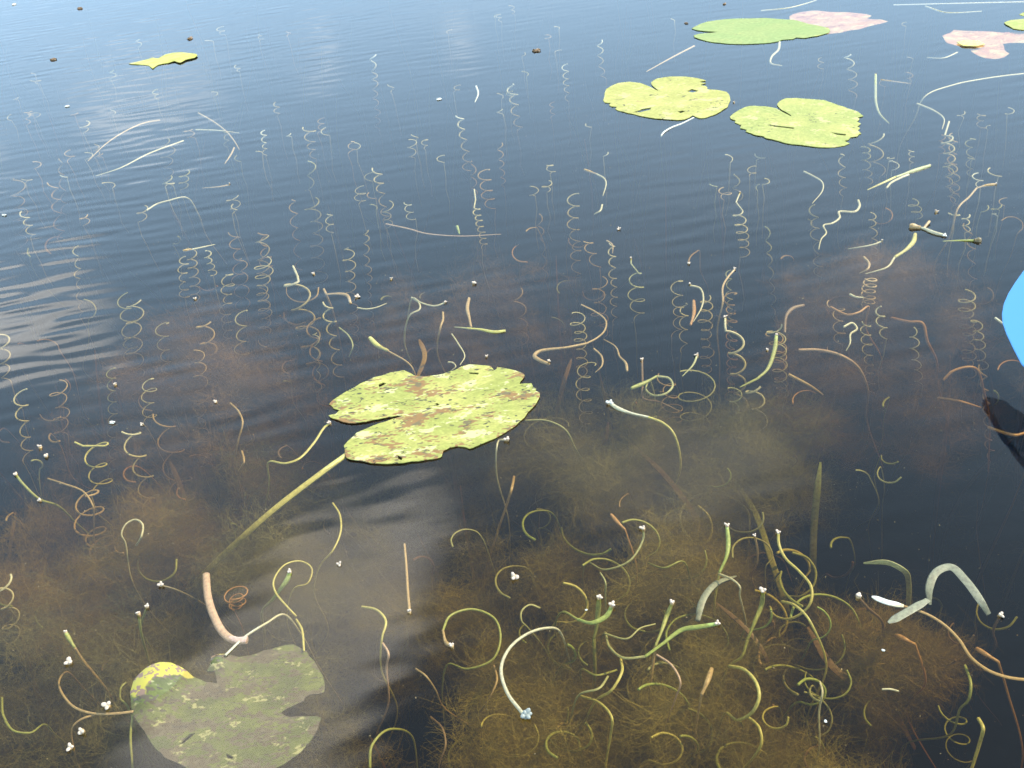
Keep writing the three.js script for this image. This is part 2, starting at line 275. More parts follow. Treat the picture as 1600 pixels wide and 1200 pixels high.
pad('chewed yellow-green lily pad with brown feeding marks and a long yellow stem',
  zoomed(480, 540, 4, [[133, 368], [180, 330], [250, 285], [330, 240], [420, 200], [520, 170], [608, 155], [650, 177], [700, 193], [770, 192], [850, 180], [920, 158], [960, 135], [1010, 120], [1090, 124], [1150, 130], [1165, 150], [1152, 164], [1185, 148], [1185, 133], [1270, 150], [1340, 172], [1360, 188], [1345, 215], [1325, 245], [1360, 240], [1405, 238], [1410, 262], [1432, 270], [1425, 285], [1455, 297], [1445, 340], [1410, 390], [1360, 450], [1300, 505], [1220, 555], [1130, 600], [1060, 630], [1015, 648], [990, 635], [940, 630], [890, 640], [850, 660], [845, 680], [835, 700], [780, 712], [700, 725], [600, 738], [500, 743], [400, 738], [300, 720], [245, 708], [235, 670], [228, 635], [260, 600], [310, 550], [370, 525], [450, 490], [530, 462], [605, 441], [520, 449], [440, 465], [370, 480], [300, 490], [220, 480], [165, 460], [130, 438], [180, 430], [205, 405], [165, 395]]),
  [zoomed(480, 540, 4, [[1008, 172], [1075, 174], [1070, 187], [1015, 182]]), zoomed(480, 540, 4, [[445, 245], [475, 234], [498, 240], [470, 258], [450, 266]]), zoomed(480, 540, 4, [[795, 366], [815, 362], [832, 372], [815, 380]]), zoomed(480, 540, 4, [[565, 690], [600, 705], [590, 725], [568, 712]])],
  { depth: -0.001, lift: bulge([[545, 700, 0.05, 0.001]], ripple(3.1, 0.0012)), tex: padTexture(4.2, { size: 620, base: YG, base2: YG2, pale: PALE, dark: DARKB, brown: BROWN, paleAt: 0.15, brownAt: 0.09, trailAt: -0.2 }),
    stem: { pts: [[566, 694, .0035], [540, 712, .001], [500, 741, .004], [430, 795, .02], [380, 839, .045], [330, 886, .09], [290, 930, .15], [262, 968, .22], [240, 1010, .33]], w: 10 } });
pad('sunken grey-green lily pad under the surface with one yellow edge standing clear',
  zoomed(180, 980, 4.21, [[122, 560], [125, 490], [145, 420], [190, 370], [250, 330], [330, 308], [400, 305], [460, 320], [530, 362], [600, 376], [675, 380], [668, 322], [610, 322], [655, 285], [640, 235], [640, 205], [700, 200], [760, 200], [820, 205], [900, 190], [980, 160], [1060, 145], [1120, 128], [1180, 122], [1230, 150], [1280, 200], [1330, 260], [1365, 320], [1380, 380], [1375, 435], [1330, 445], [1280, 448], [1245, 470], [1240, 490], [1180, 515], [1120, 540], [1090, 560], [1110, 580], [1200, 590], [1300, 592], [1360, 602], [1340, 660], [1300, 730], [1250, 790], [1190, 850], [1100, 910], [1000, 960], [880, 1000], [740, 1010], [600, 985], [480, 935], [380, 880], [300, 830], [240, 770], [200, 700], [150, 640]]),
  [zoomed(180, 980, 4.21, [[725, 825], [760, 840], [785, 850], [770, 870], [735, 865]]), zoomed(180, 980, 4.21, [[410, 780], [450, 735], [490, 702], [535, 700], [500, 728], [455, 765]])],
  { depth: 0.012, lift: bulge([[255, 1052, 0.028, 0.017], [222, 1080, 0.022, 0.012], [340, 1030, 0.012, 0.014]], ripple(7.7, 0.004, 18)), rough: 0.6, coat: 0,
    uvTex: (uvOf) => { const spots = [[262, 1055, .13], [225, 1085, .10], [341, 1032, .05], [300, 1058, .06]].map(([x, y, r]) => [...uvOf(x, y), r]);
      return padTexture(9.4, { size: 560, base: [0.105, 0.12, 0.032], base2: [0.07, 0.08, 0.028], pale: [0.30, 0.29, 0.15], dark: [0.06, 0.05, 0.04], brown: [0.085, 0.062, 0.05], paleAt: 0.2, brownAt: -0.03, trailAt: -0.25,
        extra: (c, u, v) => { let k = 0; for (const [a, b, r] of spots) k = Math.max(k, sst(1.0, 0.8, Math.hypot(u - a, (v - b)) / r + 0.5 * fbm(u * 14, v * 14, 3.3, 4))); const y = fbm(u * 17, v * 17, 1.4, 4) + 0.2 * nz(u * 60, v * 60, 2) > 0.07 ? [0.20, 0.13, 0.09] : [0.34, 0.30, 0.05]; return c.map((x, i) => mix(x, y[i], k)); } }); } });
const twin = { base: [0.28, 0.27, 0.065], base2: [0.33, 0.31, 0.085], pale: [0.40, 0.37, 0.15], dark: DARKB, brown: [0.27, 0.16, 0.08], paleAt: 0.16, brownAt: 0.40, trailAt: 0.0 };
pad('pale yellow lily pad with torn slits, nearer the green pad of the ragged pair',
  zoomed(920, 100, 3.478, [[77, 200], [85, 160], [115, 125], [160, 105], [220, 98], [280, 105], [330, 124], [384, 153], [350, 125], [335, 103], [370, 80], [440, 70], [520, 70], [590, 78], [640, 92], [595, 98], [640, 106], [600, 115], [640, 122], [640, 140], [700, 143], [750, 152], [768, 180], [760, 220], [730, 250], [690, 275], [630, 295], [600, 297], [565, 280], [550, 290], [520, 303], [480, 307], [430, 303], [360, 298], [310, 290], [240, 272], [190, 262], [140, 245], [155, 235], [120, 232], [110, 220], [125, 213], [85, 210]]),
  [zoomed(920, 100, 3.478, [[530, 150], [560, 137], [600, 148], [565, 158]]), zoomed(920, 100, 3.478, [[235, 266], [290, 246], [340, 238], [335, 250], [280, 264]]), zoomed(920, 100, 3.478, [[480, 262], [510, 256], [525, 262], [500, 270]])],
  { lift: ripple(1.9, 0.0014, 14), tex: padTexture(14.3, twin) });
pad('yellow lily pad with a frayed bitten rim, beside the slit yellow pad',
  zoomed(920, 100, 3.478, [[765, 290], [800, 262], [850, 235], [900, 228], [960, 232], [1020, 243], [1060, 267], [1105, 290], [1072, 264], [1036, 243], [1022, 225], [1035, 205], [1070, 188], [1130, 187], [1200, 192], [1280, 197], [1320, 212], [1390, 235], [1430, 250], [1465, 262], [1495, 285], [1460, 292], [1472, 300], [1455, 315], [1480, 325], [1455, 342], [1475, 350], [1460, 362], [1482, 378], [1460, 395], [1420, 400], [1410, 415], [1385, 418], [1420, 432], [1390, 445], [1340, 453], [1280, 455], [1200, 448], [1100, 438], [1030, 420], [960, 405], [950, 395], [910, 390], [880, 378], [850, 368], [860, 358], [820, 350], [830, 335], [790, 318], [800, 308], [770, 300]]),
  [zoomed(920, 100, 3.478, [[970, 330], [1010, 335], [1118, 349], [1112, 356], [1010, 343]]), zoomed(920, 100, 3.478, [[1310, 372], [1350, 380], [1400, 384], [1395, 392], [1345, 388]])],
  { lift: ripple(4.9, 0.0014, 14), tex: padTexture(21.7, { ...twin, base: [0.24, 0.26, 0.065], base2: [0.30, 0.295, 0.08], trailAt: 0.02 }) });
pad('large smooth green lily pad overlapping a pinkish sunken leaf',
  zoomed(1050, 0, 2.909, [[85, 131], [130, 108], [200, 93], [300, 85], [420, 83], [520, 90], [580, 97], [620, 110], [715, 128], [715, 150], [660, 165], [600, 175], [565, 171], [550, 179], [500, 182], [480, 190], [420, 198], [330, 202], [250, 200], [180, 193], [120, 178], [95, 163], [150, 153], [215, 147], [150, 144]]), [],
  { lift: ripple(6.3, 0.0014, 9), tex: padTexture(31.1, { base: [0.195, 0.25, 0.075], base2: [0.22, 0.26, 0.08], pale: [0.40, 0.38, 0.12], dark: DARKB, brown: [0.36, 0.30, 0.08], paleAt: 0.34, brownAt: 0.40, trailAt: 0.3 }) });
const rot = { base: [0.36, 0.17, 0.11], base2: [0.40, 0.24, 0.15], pale: [0.50, 0.38, 0.22], dark: [0.20, 0.09, 0.06], brown: [0.22, 0.07, 0.05], paleAt: 0.08, brownAt: 0.12, trailAt: 0.05 };
pad('pinkish rotting lily leaf awash, tucked under the large green pad',
  zoomed(1050, 0, 2.909, [[530, 75], [580, 58], [660, 52], [760, 55], [850, 62], [910, 70], [880, 82], [920, 90], [985, 98], [940, 112], [880, 125], [800, 143], [720, 155], [620, 158], [560, 120]]), [],
  { depth: 0.009, lift: ripple(8.3, 0.006, 14), rough: 0.7, coat: 0, tex: padTexture(41.3, rot) });
{
  const p = pad('tattered pink rotting lily leaf awash with a yellow fold above water',
    zoomed(1050, 0, 2.909, [[1225, 165], [1280, 135], [1340, 140], [1420, 145], [1500, 150], [1560, 145], [1640, 150], [1700, 175], [1640, 205], [1560, 196], [1500, 200], [1510, 225], [1535, 245], [1510, 265], [1470, 272], [1420, 265], [1370, 245], [1360, 228], [1310, 217], [1250, 200]]), [],
    { depth: 0.008, lift: ripple(9.9, 0.005, 14), rough: 0.7, coat: 0, tex: padTexture(51.9, rot) });
  const f = leafGeo(zoomed(1050, 0, 2.909, [[1290, 197], [1340, 188], [1390, 190], [1425, 206], [1380, 216], [1320, 214]]), [], 0.0, 0.0013, bulge([[1514, 69, 0.06, 0.002]]));
  const m = mesh('folded_lobe', f.g, new THREE.MeshPhysicalMaterial({ map: padTexture(55.1, { ...twin, base: [0.5, 0.42, 0.09], base2: [0.55, 0.47, 0.15] }), roughness: 0.5 }), p); m.position.copy(f.c).sub(p.position); m.userData.label = 'yellow fold standing above the water';
}
const edgeTex = padTexture(61.2, { ...twin, base: [0.24, 0.27, 0.06], base2: [0.29, 0.29, 0.08] });
pad('yellow-green lily pad cut by the picture edge behind the pink rotting leaf', zoomed(1050, 0, 2.909, [[1507, 105], [1540, 92], [1600, 85], [1690, 84], [1740, 105], [1700, 130], [1600, 138], [1550, 132], [1530, 120]]), [], { lift: ripple(2.9, 0.003, 14), tex: edgeTex });
pad('farthest yellow lily pad, barely in the picture at the upper corner', zoomed(1050, 0, 2.909, [[1575, 66], [1610, 53], [1690, 50], [1730, 60], [1690, 73], [1610, 75]]), [], { lift: ripple(5.9, 0.003, 14), tex: edgeTex });
pad('small crumpled yellow scrap of lily pad alone on the open water',
  zoomed(0, 0, 3, [[600, 300], [660, 285], [720, 268], [742, 276], [780, 255], [850, 250], [925, 258], [915, 275], [870, 285], [845, 298], [820, 290], [790, 298], [740, 305], [715, 325], [700, 308], [650, 303]]), [],
  { lift: bulge([[290, 88, 0.06, 0.004], [245, 93, 0.05, -0.001]], ripple(1.2, 0.002, 20)), tex: padTexture(71.2, { ...twin, base: [0.32, 0.31, 0.05], base2: [0.36, 0.33, 0.09] }) });

// ---------------------------------------------------------------- flower stalks, coils, straps
const petalGeo = (() => { const g = new THREE.SphereGeometry(1, 8, 6); g.scale(0.0014, 0.0010, 0.0018); g.translate(0, 0.0007, 0.0019); return g; })();
const cupGeo = (() => { const g = new THREE.LatheGeometry([[0, -0.004], [0.0012, -0.0034], [0.0016, -0.001], [0.0022, 0.0006], [0, 0.001]].map(([x, y]) => new THREE.Vector2(x, y)), 8); return g; })();
function flower(parent, p, size = 1, mat = 'petal', dead = false) {
  const f = mesh('flower', cupGeo, M[dead ? 'grey' : 'tan'], parent); f.position.copy(p); f.scale.setScalar(size * 0.88); f.rotation.set(rr(-.4, .4), rr(0, 6.28), rr(-.4, .4));
  for (let k = 0; k < (dead ? 5 : 3); k++) { const q = mesh('petal', petalGeo, M[mat], f); q.rotation.set(0, k * (dead ? 1.2566 : 2.094) + rr(-.25, .25), 0); q.rotation.order = 'YXZ'; q.rotation.x = rr(-.75, -.15); q.scale.set(rr(.8, 1.2), 1, rr(.75, 1.2)); }
  return f;
}
// pts: [x, y, depth] in photo pixels. o: w width px, mat, fruit [points, width, mat], fl flower at first point, tail: sinks away from its last point
function stalk(label, pts, o = {}) {
  const { w = 3, mat = 'yellow', fruit, fl = 0, tail = 1, name = 'flower_stalk', cat = 'flower stalk', group = 'flower stalks in the water', flMat, dead } = o;
  const P = pts.map(([x, y, d = 0.02], i) => at(x, y, d)), base = P[0].clone(), r = root(name, base);
  const L = P.map((p) => p.clone().sub(base)), k = perPx(P[P.length >> 1]), r0 = w / 2 * k;
  let from = 0;
  if (fruit) {
    const [n, fw, fm] = fruit, seg = smooth(L.slice(0, n), n * 7);
    mesh('seed_pod', sweep(seg, (t) => fw / 2 * k * (0.62 + 0.38 * Math.sin(Math.PI * Math.min(1, t * 1.15 + .12))), { sides: 8 }), M[fm], r); from = n - 1;
  }
  let S = L.slice(from);
  if (tail && (pts[pts.length - 1][1] > 660 || rnd() < 0.3)) { const a = S[S.length - 1], d = a.clone().sub(S[S.length - 2] ?? L[0]).setY(0).setLength(0.02); for (let i = 1; i <= 3; i++) S.push(a.clone().addScaledVector(d, i * 0.6).add(new THREE.Vector3(rr(-.008, .008) * i, -0.04 * i ** 1.3, rr(-.008, .008) * i))); }
  if (S.length > 1) mesh('stalk', sweep(smooth(S, S.length * 9), (t) => r0 * 0.86 * (1.06 - (tail ? 0.62 : 0.2) * t * t), { sides: 6 }), M[mat], r);
  if (fl) flower(r, L[0].clone().setY(Math.max(L[0].y, -base.y + 0.001)), fl, flMat, dead);
  return tag(r, label, cat, group);
}
function coil(label, top, bot, r0, r1, turns, o = {}) {
  const { w = 3, mat = 'yellow', fl = 0, phase = rr(0, 6.28), group = 'coiled flower stalks', jitter = 0.27, lead } = o;
  const T = at(top[0], top[1], top[2] ?? 0.01), d = ray(bot[0], bot[1]), n = new THREE.Vector3(T.x, 0, T.z).normalize();
  const B = camera.position.clone().addScaledVector(d, T.dot(n) / d.dot(n)), k = perPx(T), r = root('coiled_flower_stalk', T), pts = [], N = Math.ceil(turns * 18), s = rr(0, 99), hand = rnd() < 0.5 ? 1 : -1;
  if (lead) for (const [x, y, dd] of lead) pts.push(at(x, y, dd).sub(T));
  const drop = B.clone().sub(T);
  for (let i = 0; i <= N; i++) {
    const t = i / N, a = phase + hand * t * turns * 6.2832, j = 1 + jitter * 1.6 * nz(t * turns * 0.8, s), R = mix(r0, r1, t) * k * j;
    const tt = t + 0.25 / turns * nz(t * turns * 0.7, s + 9);
    pts.push(new THREE.Vector3(drop.x * tt + Math.cos(a) * R + 0.5 * R * nz(t * turns * .5, s + 20), drop.y * tt, drop.z * tt + Math.sin(a) * R * 0.9 + 0.5 * R * nz(t * turns * .5, s + 40)));
  }
  const e = pts[pts.length - 1]; for (let i = 1; i <= 4; i++) pts.push(new THREE.Vector3(mix(e.x, drop.x, i / 4) + rr(-.004, .004), e.y - 0.028 * i, mix(e.z, drop.z, i / 4) + rr(-.004, .004)));
  mesh('stalk', sweep(pts, (t) => 0.84 * w / 2 * k * (1.08 - 0.45 * t), { sides: 6 }), M[mat], r);
  if (fl) flower(r, pts[0].clone().setY(Math.max(pts[0].y, -T.y + 0.001)), fl);
  return tag(r, label, 'flower stalk', group);
}
function strap(label, pts, w, mat, o = {}) {
  const P = pts.map(([x, y, d = 0.05]) => at(x, y, d > 0.029 ? d * 1.25 + 0.015 : d)), base = P[0].clone(), r = root(o.name ?? 'strap_leaf', base), L = smooth(P.map((p) => p.clone().sub(base)), pts.length * 9), k = perPx(P[P.length >> 1]);
  mesh('blade', sweep(L, (t) => 0.8 * w / 2 * k * (o.taper === 0 ? 1 : sst(-0.12, 0.2, t) * (1 - 0.35 * sst(0.75, 1, t))), { sides: 8, flat: o.flat ?? 0.16, wide: o.wide ?? new THREE.Vector3(1, 0.15, 0.3) }), M[mat], r);
  return tag(r, label, o.cat ?? 'leaf', o.group ?? 'strap leaves in the water');
}

// ---- coils that can be told apart
coil('bright tight coil standing between the chewed pad and the blue paddle blade', [1146, 522, .006], [1176, 782], 13, 8, 8.5, { w: 4.2, mat: 'cream', fl: 1.1, lead: [[1133, 497, 0.001], [1133, 509, .003]], phase: 4.2 });
coil('second loose coil twisted against the bright tight coil', [1180, 596, .02], [1192, 700], 14, 9, 3.2, { w: 3.6, mat: 'cream' });
coil('wide faint coil of big rings beside the bright tight coil', [1082, 590, .03], [1096, 712], 25, 22, 4.2, { w: 2.6, mat: 'paleolive' });
coil('wide bright double coil above the notch of the chewed pad', [462, 440, .008], [500, 592], 17, 14, 5.2, { w: 4, mat: 'cream', lead: [[458, 416, .004], [465, 432, .006]] });
coil('narrow bright coil close beside the wide double coil', [510, 470, .008], [530, 590], 8, 7, 5.5, { w: 3.2, mat: 'cream' });
coil('faint brown coil just under the wide double coil', [488, 505, .05], [505, 640], 13, 9, 4, { w: 3, mat: 'tan' });
coil('slender tight coil directly above the twisted yellow pod stalk', [956, 378, .006], [961, 505], 5, 5, 8, { w: 2.6, mat: 'cream' });
coil('open ringed coil under a floating flower, next to the slender tight coil', [990, 425, .01], [997, 500], 13, 12, 3.6, { w: 2.4, mat: 'paleolive', fl: 0.9, lead: [[986, 405, .001], [986, 412, .004]] });
coil('long tan coil running down beside the chewed pad stem', [135, 770, .03], [186, 1004], 21, 8, 10, { w: 3.4, mat: 'tan' });
coil('upper curl of cream stalk over the long tan coil', [140, 695, .01], [158, 775], 17, 16, 2.6, { w: 3.4, mat: 'yellow', lead: [[117, 691, .006], [130, 697, .008]] });
coil('loose cream coil left of the yellow pad stem', [205, 668, .01], [238, 800], 13, 14, 4, { w: 3.2, mat: 'cream' });
coil('faint loose coil halfway between the loose cream coil and the pad stem', [255, 650, .05], [292, 800], 18, 18, 4, { w: 2.8, mat: 'tan' });
coil('small coil hanging under two floating flowers by the picture edge', [33, 612, .012], [44, 720], 8, 7, 4.5, { w: 2.8, mat: 'cream' });
coil('bright coil cut by the picture edge beside the long tan coil', [3, 905, .015], [22, 1012], 12, 11, 3.8, { w: 3.4, mat: 'cream' });
coil('tiny coil high on the picture edge beside the big cloud reflection', [5, 520, .012], [10, 600], 7, 7, 3.5, { w: 2.6, mat: 'cream' });
coil('flat brown watch-spring coil beside the pale bent root', [367, 925, .03], [368, 950], 18, 6, 4, { w: 2.6, mat: 'orange' });
coil('column of pale coils in open water above the chewed pad', [718, 180, .005], [731, 268], 6, 5, 5.5, { w: 2.8, mat: 'white' });
coil('tight lower coil ending the straight pale stem above the chewed pad', [744, 322, .012], [756, 388], 5, 5, 7, { w: 2.6, mat: 'cream', lead: [[741, 296, .004], [743, 312, .008]] });
coil('pale coil halfway up between the scrap pad and the slit yellow pad', [583, 88, .005], [590, 205], 4, 4, 8, { w: 2.2, mat: 'white' });
coil('ragged pale coil under the column, ending at the thin pink runner', [588, 262, .01], [602, 346], 6, 6, 5, { w: 2.6, mat: 'cream' });
coil('pale hooked coil beside the white floating petal', [796, 130, .005], [812, 205], 7, 5, 4.5, { w: 2.8, mat: 'white' });
coil('thin coil just left of the slit yellow pad', [882, 100, .006], [886, 160], 4, 4, 5, { w: 2, mat: 'white' });
coil('short pale coil beyond the slit yellow pad', [936, 62, .004], [942, 125], 4, 4, 4, { w: 2.2, mat: 'white' });
coil('pale coil below the frayed yellow pad rim, nearest the blade tip', [1480, 216, .006], [1494, 308], 8, 6, 6, { w: 3, mat: 'cream', lead: [[1483, 190, .003], [1476, 212, .004]] });
coil('small pale coil in front of the large green pad', [1327, 84, .005], [1333, 152], 6, 6, 4, { w: 2.4, mat: 'white' });
coil('stretched S coil hanging off the frayed pad rim', [1368, 212, .008], [1370, 275], 10, 9, 2.2, { w: 2.6, mat: 'cream' });
coil('tight grey coil beside the stretched S coil', [1352, 225, .02], [1356, 285], 6, 6, 5, { w: 2.4, mat: 'paleolive' });
coil('faint coil straight below the frayed yellow pad', [1314, 240, .012], [1317, 305], 4, 6, 4, { w: 2.2, mat: 'cream' });
coil('tight spring coil with a floating flower between the two middle stalk groups', [1154, 330, .008], [1164, 400], 9, 8, 5.5, { w: 2.6, mat: 'cream', fl: 0.9, lead: [[1156, 302, .001], [1150, 316, .004]] });
coil('orange tight spring coil by the pod cluster', [1362, 436, .006], [1357, 478], 9, 10, 5, { w: 3.2, mat: 'tan' });
coil('thin coil dangling below the orange spring coil', [1374, 478, .01], [1380, 532], 6, 6, 3, { w: 2.8, mat: 'cream' });
coil('small pale coil under the forked pod stalk', [1508, 336, .01], [1510, 362], 5, 5, 2.4, { w: 2.6, mat: 'cream' });
coil('tiny coil on the ripples below the arching brown stalk', [412, 205, .005], [414, 245], 4, 4, 4, { w: 2.2, mat: 'white' });
coil('pale coil at the edge below the white seed fluff', [36, 332, .008], [50, 372], 5, 5, 3, { w: 2.4, mat: 'cream' });
coil('huge faint rings sunk below the chewed pad', [850, 670, .08], [862, 800], 36, 34, 4.5, { w: 2.8, mat: 'paleolive' });
coil('faint double rings sunk among the straps near the S-curved flower stalk', [1236, 985, .10], [1246, 1040], 24, 20, 2.6, { w: 3, mat: 'olive' });
coil('small hidden rings under the long olive pod', [905, 1040, .09], [915, 1110], 24, 20, 2.2, { w: 2.8, mat: 'olive' });
coil('golden faint coil in the thick algae by the picture corner', [1490, 1110, .08], [1500, 1180], 20, 16, 2.4, { w: 3, mat: 'olive' });
coil('pink coil above the chewed pad lobe, under a drifting flower', [320, 505, .02], [334, 590], 12, 9, 4, { w: 3, mat: 'tan' });
coil('small tight coil beside the drifting flower above the pad', [322, 395, .015], [335, 432], 5, 5, 4, { w: 2.4, mat: 'cream' });
coil('thin coil in the blue gap over the twisted pod stalk', [916, 372, .02], [935, 420], 7, 7, 2.5, { w: 2.4, mat: 'tan' });
coil('dark gold coil deep below the flower pair', [846, 800, .1], [872, 930], 13, 11, 5, { w: 3.2, mat: 'olive' });

// ---- stalks with flowers or pods that can be told apart
stalk('white-flowered stalk lying bent on the surface right of the chewed pad', [[953, 630, -.001], [965, 638, -.0005], [983, 645, .0005], [1013, 652, .001], [1036, 661, .003], [1053, 678, .01]], { w: 4.5, mat: 'yellow', fruit: [4, 6.5, 'cream'], fl: 1.9, flMat: 'white' });
stalk('long white arched stalk ending in a withered grey flower', [[822, 1122, .004], [813, 1110, .006], [793, 1083, .008], [783, 1045, .01], [796, 1013, .012], [823, 991, .015], [850, 982, .02], [872, 984, .03]], { w: 6, mat: 'white', fl: 2.1, flMat: 'grey', dead: true });
stalk('twisted yellow pod stalk snaking above the chewed pad', [[858, 569, .004], [843, 563, .006], [835, 556, .006], [843, 549, .005], [886, 543, .005], [916, 537, .008], [933, 528, .01], [945, 516, .012], [946, 500, .012], [930, 487, .01], [908, 476, .004]], { w: 3.4, mat: 'tan', fruit: [6, 6.5, 'tan'], fl: 0.9, tail: 0 });
stalk('curled ring stalk with an olive pod beside the white-flowered stalk', [[986, 607, .002], [1008, 598, .003], [1026, 588, .004], [1045, 591, .006], [1051, 603, .008], [1040, 615, .01], [1023, 618, .012], [1010, 610, .016], [1016, 596, .03]], { w: 4, mat: 'paleolive', fruit: [3, 6.5, 'olive'] });
stalk('upright stalk under a flower above the curled ring stalk', [[1003, 563, 0], [1004, 600, .02], [1005, 622, .03], [1030, 628, .03], [1063, 643, .04]], { w: 4, mat: 'brown', fl: 1 });
stalk('bright yellow pod tapering to a brown thread above the chewed pad', [[578, 528, .001], [590, 540, .002], [606, 548, .004], [643, 573, .012]], { w: 3.2, mat: 'tan', fruit: [3, 8, 'yellow'] });
stalk('orange pod standing up over the floating yellow pod', [[733, 466, .005], [730, 482, .004], [733, 496, .004], [736, 511, .004]], { w: 3, mat: 'tan', fruit: [4, 6, 'tan'] });
stalk('floating yellow pod with a dark bud tip above the chewed pad', [[790, 517, -.0005], [773, 519, 0], [750, 515, .001], [730, 513, .001], [710, 511, .003]], { w: 3, mat: 'paleolive', fruit: [4, 5.5, 'yellow'] });
stalk('thin hooked stalk with a flower, over the orange pod', [[696, 473, 0], [680, 478, .003], [658, 473, .005], [645, 466, .006]], { w: 3, mat: 'cream', fl: 0.9 });
stalk('crescent stalk just below the thin hooked stalk', [[643, 465, .008], [655, 474, .006], [655, 484, .007], [641, 492, .012]], { w: 3.4, mat: 'cream' });
stalk('short curved stalk between crescent stalk and orange pod', [[692, 488, .01], [692, 500, .008], [688, 512, .012]], { w: 4, mat: 'tan' });
stalk('shallow arc of pale stalk just right of the narrow bright coil', [[558, 481, .006], [572, 483, .005], [586, 481, .006], [604, 474, .012]], { w: 3, mat: 'cream' });
stalk('long pale arc right of the double coil, above the pad tip', [[530, 512, .02], [545, 525, .015], [551, 542, .015], [545, 558, .03]], { w: 3, mat: 'paleolive' });
stalk('crossed pale hook against the top rim of the chewed pad', [[706, 522, .012], [716, 537, .008], [726, 557, .006], [719, 570, .006]], { w: 3, mat: 'cream' });
stalk('small pale ring at the top rim of the chewed pad', [[700, 566, .006], [708, 567, .006], [712, 573, .008], [704, 580, .012]], { w: 3, mat: 'cream' });
stalk('crooked double pod stalk above the two bright coils', [[548, 474, 0], [541, 461, .004], [526, 459, .003], [510, 460, .003], [506, 452, .004]], { w: 4, mat: 'tan', fruit: [4, 5, 'tan'] });
stalk('flower-tipped arm reaching from the notch tip of the chewed pad', [[515, 662, 0], [507, 668, .002], [490, 693, .004], [467, 717, .004], [447, 724, .006], [420, 722, .015]], { w: 4.5, mat: 'yellow', fl: 1.3 });
stalk('pale crescent with a flower tucked under the chewed pad rim', [[792, 688, 0], [780, 688, .004], [776, 700, .006]], { w: 3.6, mat: 'cream', fl: 1.5 });
stalk('pair of bright arcs curling right of the twisted pod stalk', [[928, 545, .008], [940, 557, .006], [940, 572, .007], [930, 582, .012]], { w: 3.6, mat: 'tan' });
stalk('thin arc ending in an orange tip beside the bright arcs', [[980, 580, .006], [978, 568, .005], [968, 557, .008], [962, 542, .01], [943, 530, .015]], { w: 3, mat: 'tan', fruit: [3, 4.5, 'tan'] });
stalk('green pod stalk with a flower leaning onto the bright tight coil', [[1213, 524, 0], [1211, 543, .004], [1199, 577, .008], [1183, 592, .01], [1156, 605, .014]], { w: 4, mat: 'olive', fruit: [4, 6.5, 'olive'], fl: 0.9 });
stalk('dull brown pod above the green leaning pod stalk', [[1256, 477, .012], [1239, 482, .01], [1229, 493, .01], [1226, 520, .015]], { w: 5, mat: 'brown', fruit: [4, 6, 'brown'] });
stalk('stalk with a small flower bending over the bright tight coil top', [[1148, 421, 0], [1136, 435, .003], [1129, 450, .004], [1129, 474, .012]], { w: 3.6, mat: 'tan', fl: 1 });
stalk('big bent arc with a pod, left of the bright tight coil', [[1078, 446, .002], [1093, 450, .004], [1099, 465, .005], [1095, 483, .007], [1083, 503, .014]], { w: 3.6, mat: 'cream', fl: 0.8 });
stalk('orange pod beneath the big bent arc', [[1084, 470, .012], [1084, 490, .01], [1079, 508, .012]], { w: 3, mat: 'tan', fruit: [3, 6, 'orange'] });
stalk('slanting stalk with a white flower above the wide ringed coil', [[1089, 556, 0], [1083, 570, .004], [1066, 588, .01]], { w: 4, mat: 'paleolive', fl: 1.2 });
stalk('pod stalk with a white-tipped bud floating beside the blade, long and straight', [[1453, 259, -.0005], [1425, 268, 0], [1399, 277, .001], [1375, 288, .002], [1355, 297, .006]], { w: 4, mat: 'yellow', fruit: [3, 6, 'paleolive'], fl: 1 });
stalk('thin twig forking from the long straight pod stalk', [[1420, 273, .001], [1405, 279, .002], [1392, 286, .003], [1385, 294, .005]], { w: 4, mat: 'cream', tail: 0 });
stalk('zigzag pale curl left of the long straight pod stalk', [[1341, 313, .003], [1343, 322, .003], [1335, 331, .004], [1311, 331, .004], [1312, 340, .006], [1300, 349, .007], [1287, 352, .008], [1291, 364, .01], [1283, 374, .012], [1279, 390, .02]], { w: 4, mat: 'cream' });
stalk('bent question-mark stalk below the slit yellow pad', [[1256, 268, .003], [1270, 275, .003], [1284, 284, .004], [1285, 298, .006], [1269, 318, .014]], { w: 3, mat: 'cream' });
stalk('forked pod stalk closest to the blade, hooked at its end', [[1556, 288, 0], [1541, 290, .001], [1526, 294, .003], [1514, 308, .006], [1496, 327, .01]], { w: 3.2, mat: 'tan', fruit: [3, 4.5, 'tan'], fl: .8 });
stalk('floating pod with a white flower tip in the dark-shadowed cluster', [[1476, 368, -.001], [1460, 364, -.001], [1443, 357, -.001], [1430, 354, -.001]], { w: 3.5, mat: 'cream', fruit: [4, 5.5, 'cream'], fl: 1.5, flMat: 'white', tail: 0 });
stalk('stubby brown bud end of the floating cluster', [[1421, 354, -.001], [1428, 354, -.0015], [1438, 356, -.001]], { w: 6, mat: 'pink', fruit: [3, 10, 'tan'], tail: 0 });
stalk('short upright twig on the floating cluster', [[1452, 346, -.003], [1448, 351, -.002], [1443, 357, -.001]], { w: 4.5, mat: 'tan', tail: 0 });
stalk('straight horizontal pod with a dark swollen end below the floating cluster', [[1533, 376, -.001], [1522, 376, -.001], [1505, 376, 0], [1473, 377, .002]], { w: 4, mat: 'olive', fruit: [2, 10, 'bud'] });
stalk('twisted golden pod dropping away below the floating cluster', [[1430, 366, .004], [1427, 378, .003], [1416, 390, .003], [1398, 402, .005], [1385, 418, .006], [1352, 428, .012]], { w: 3.4, mat: 'cream', fruit: [4, 7, 'yellow'] });
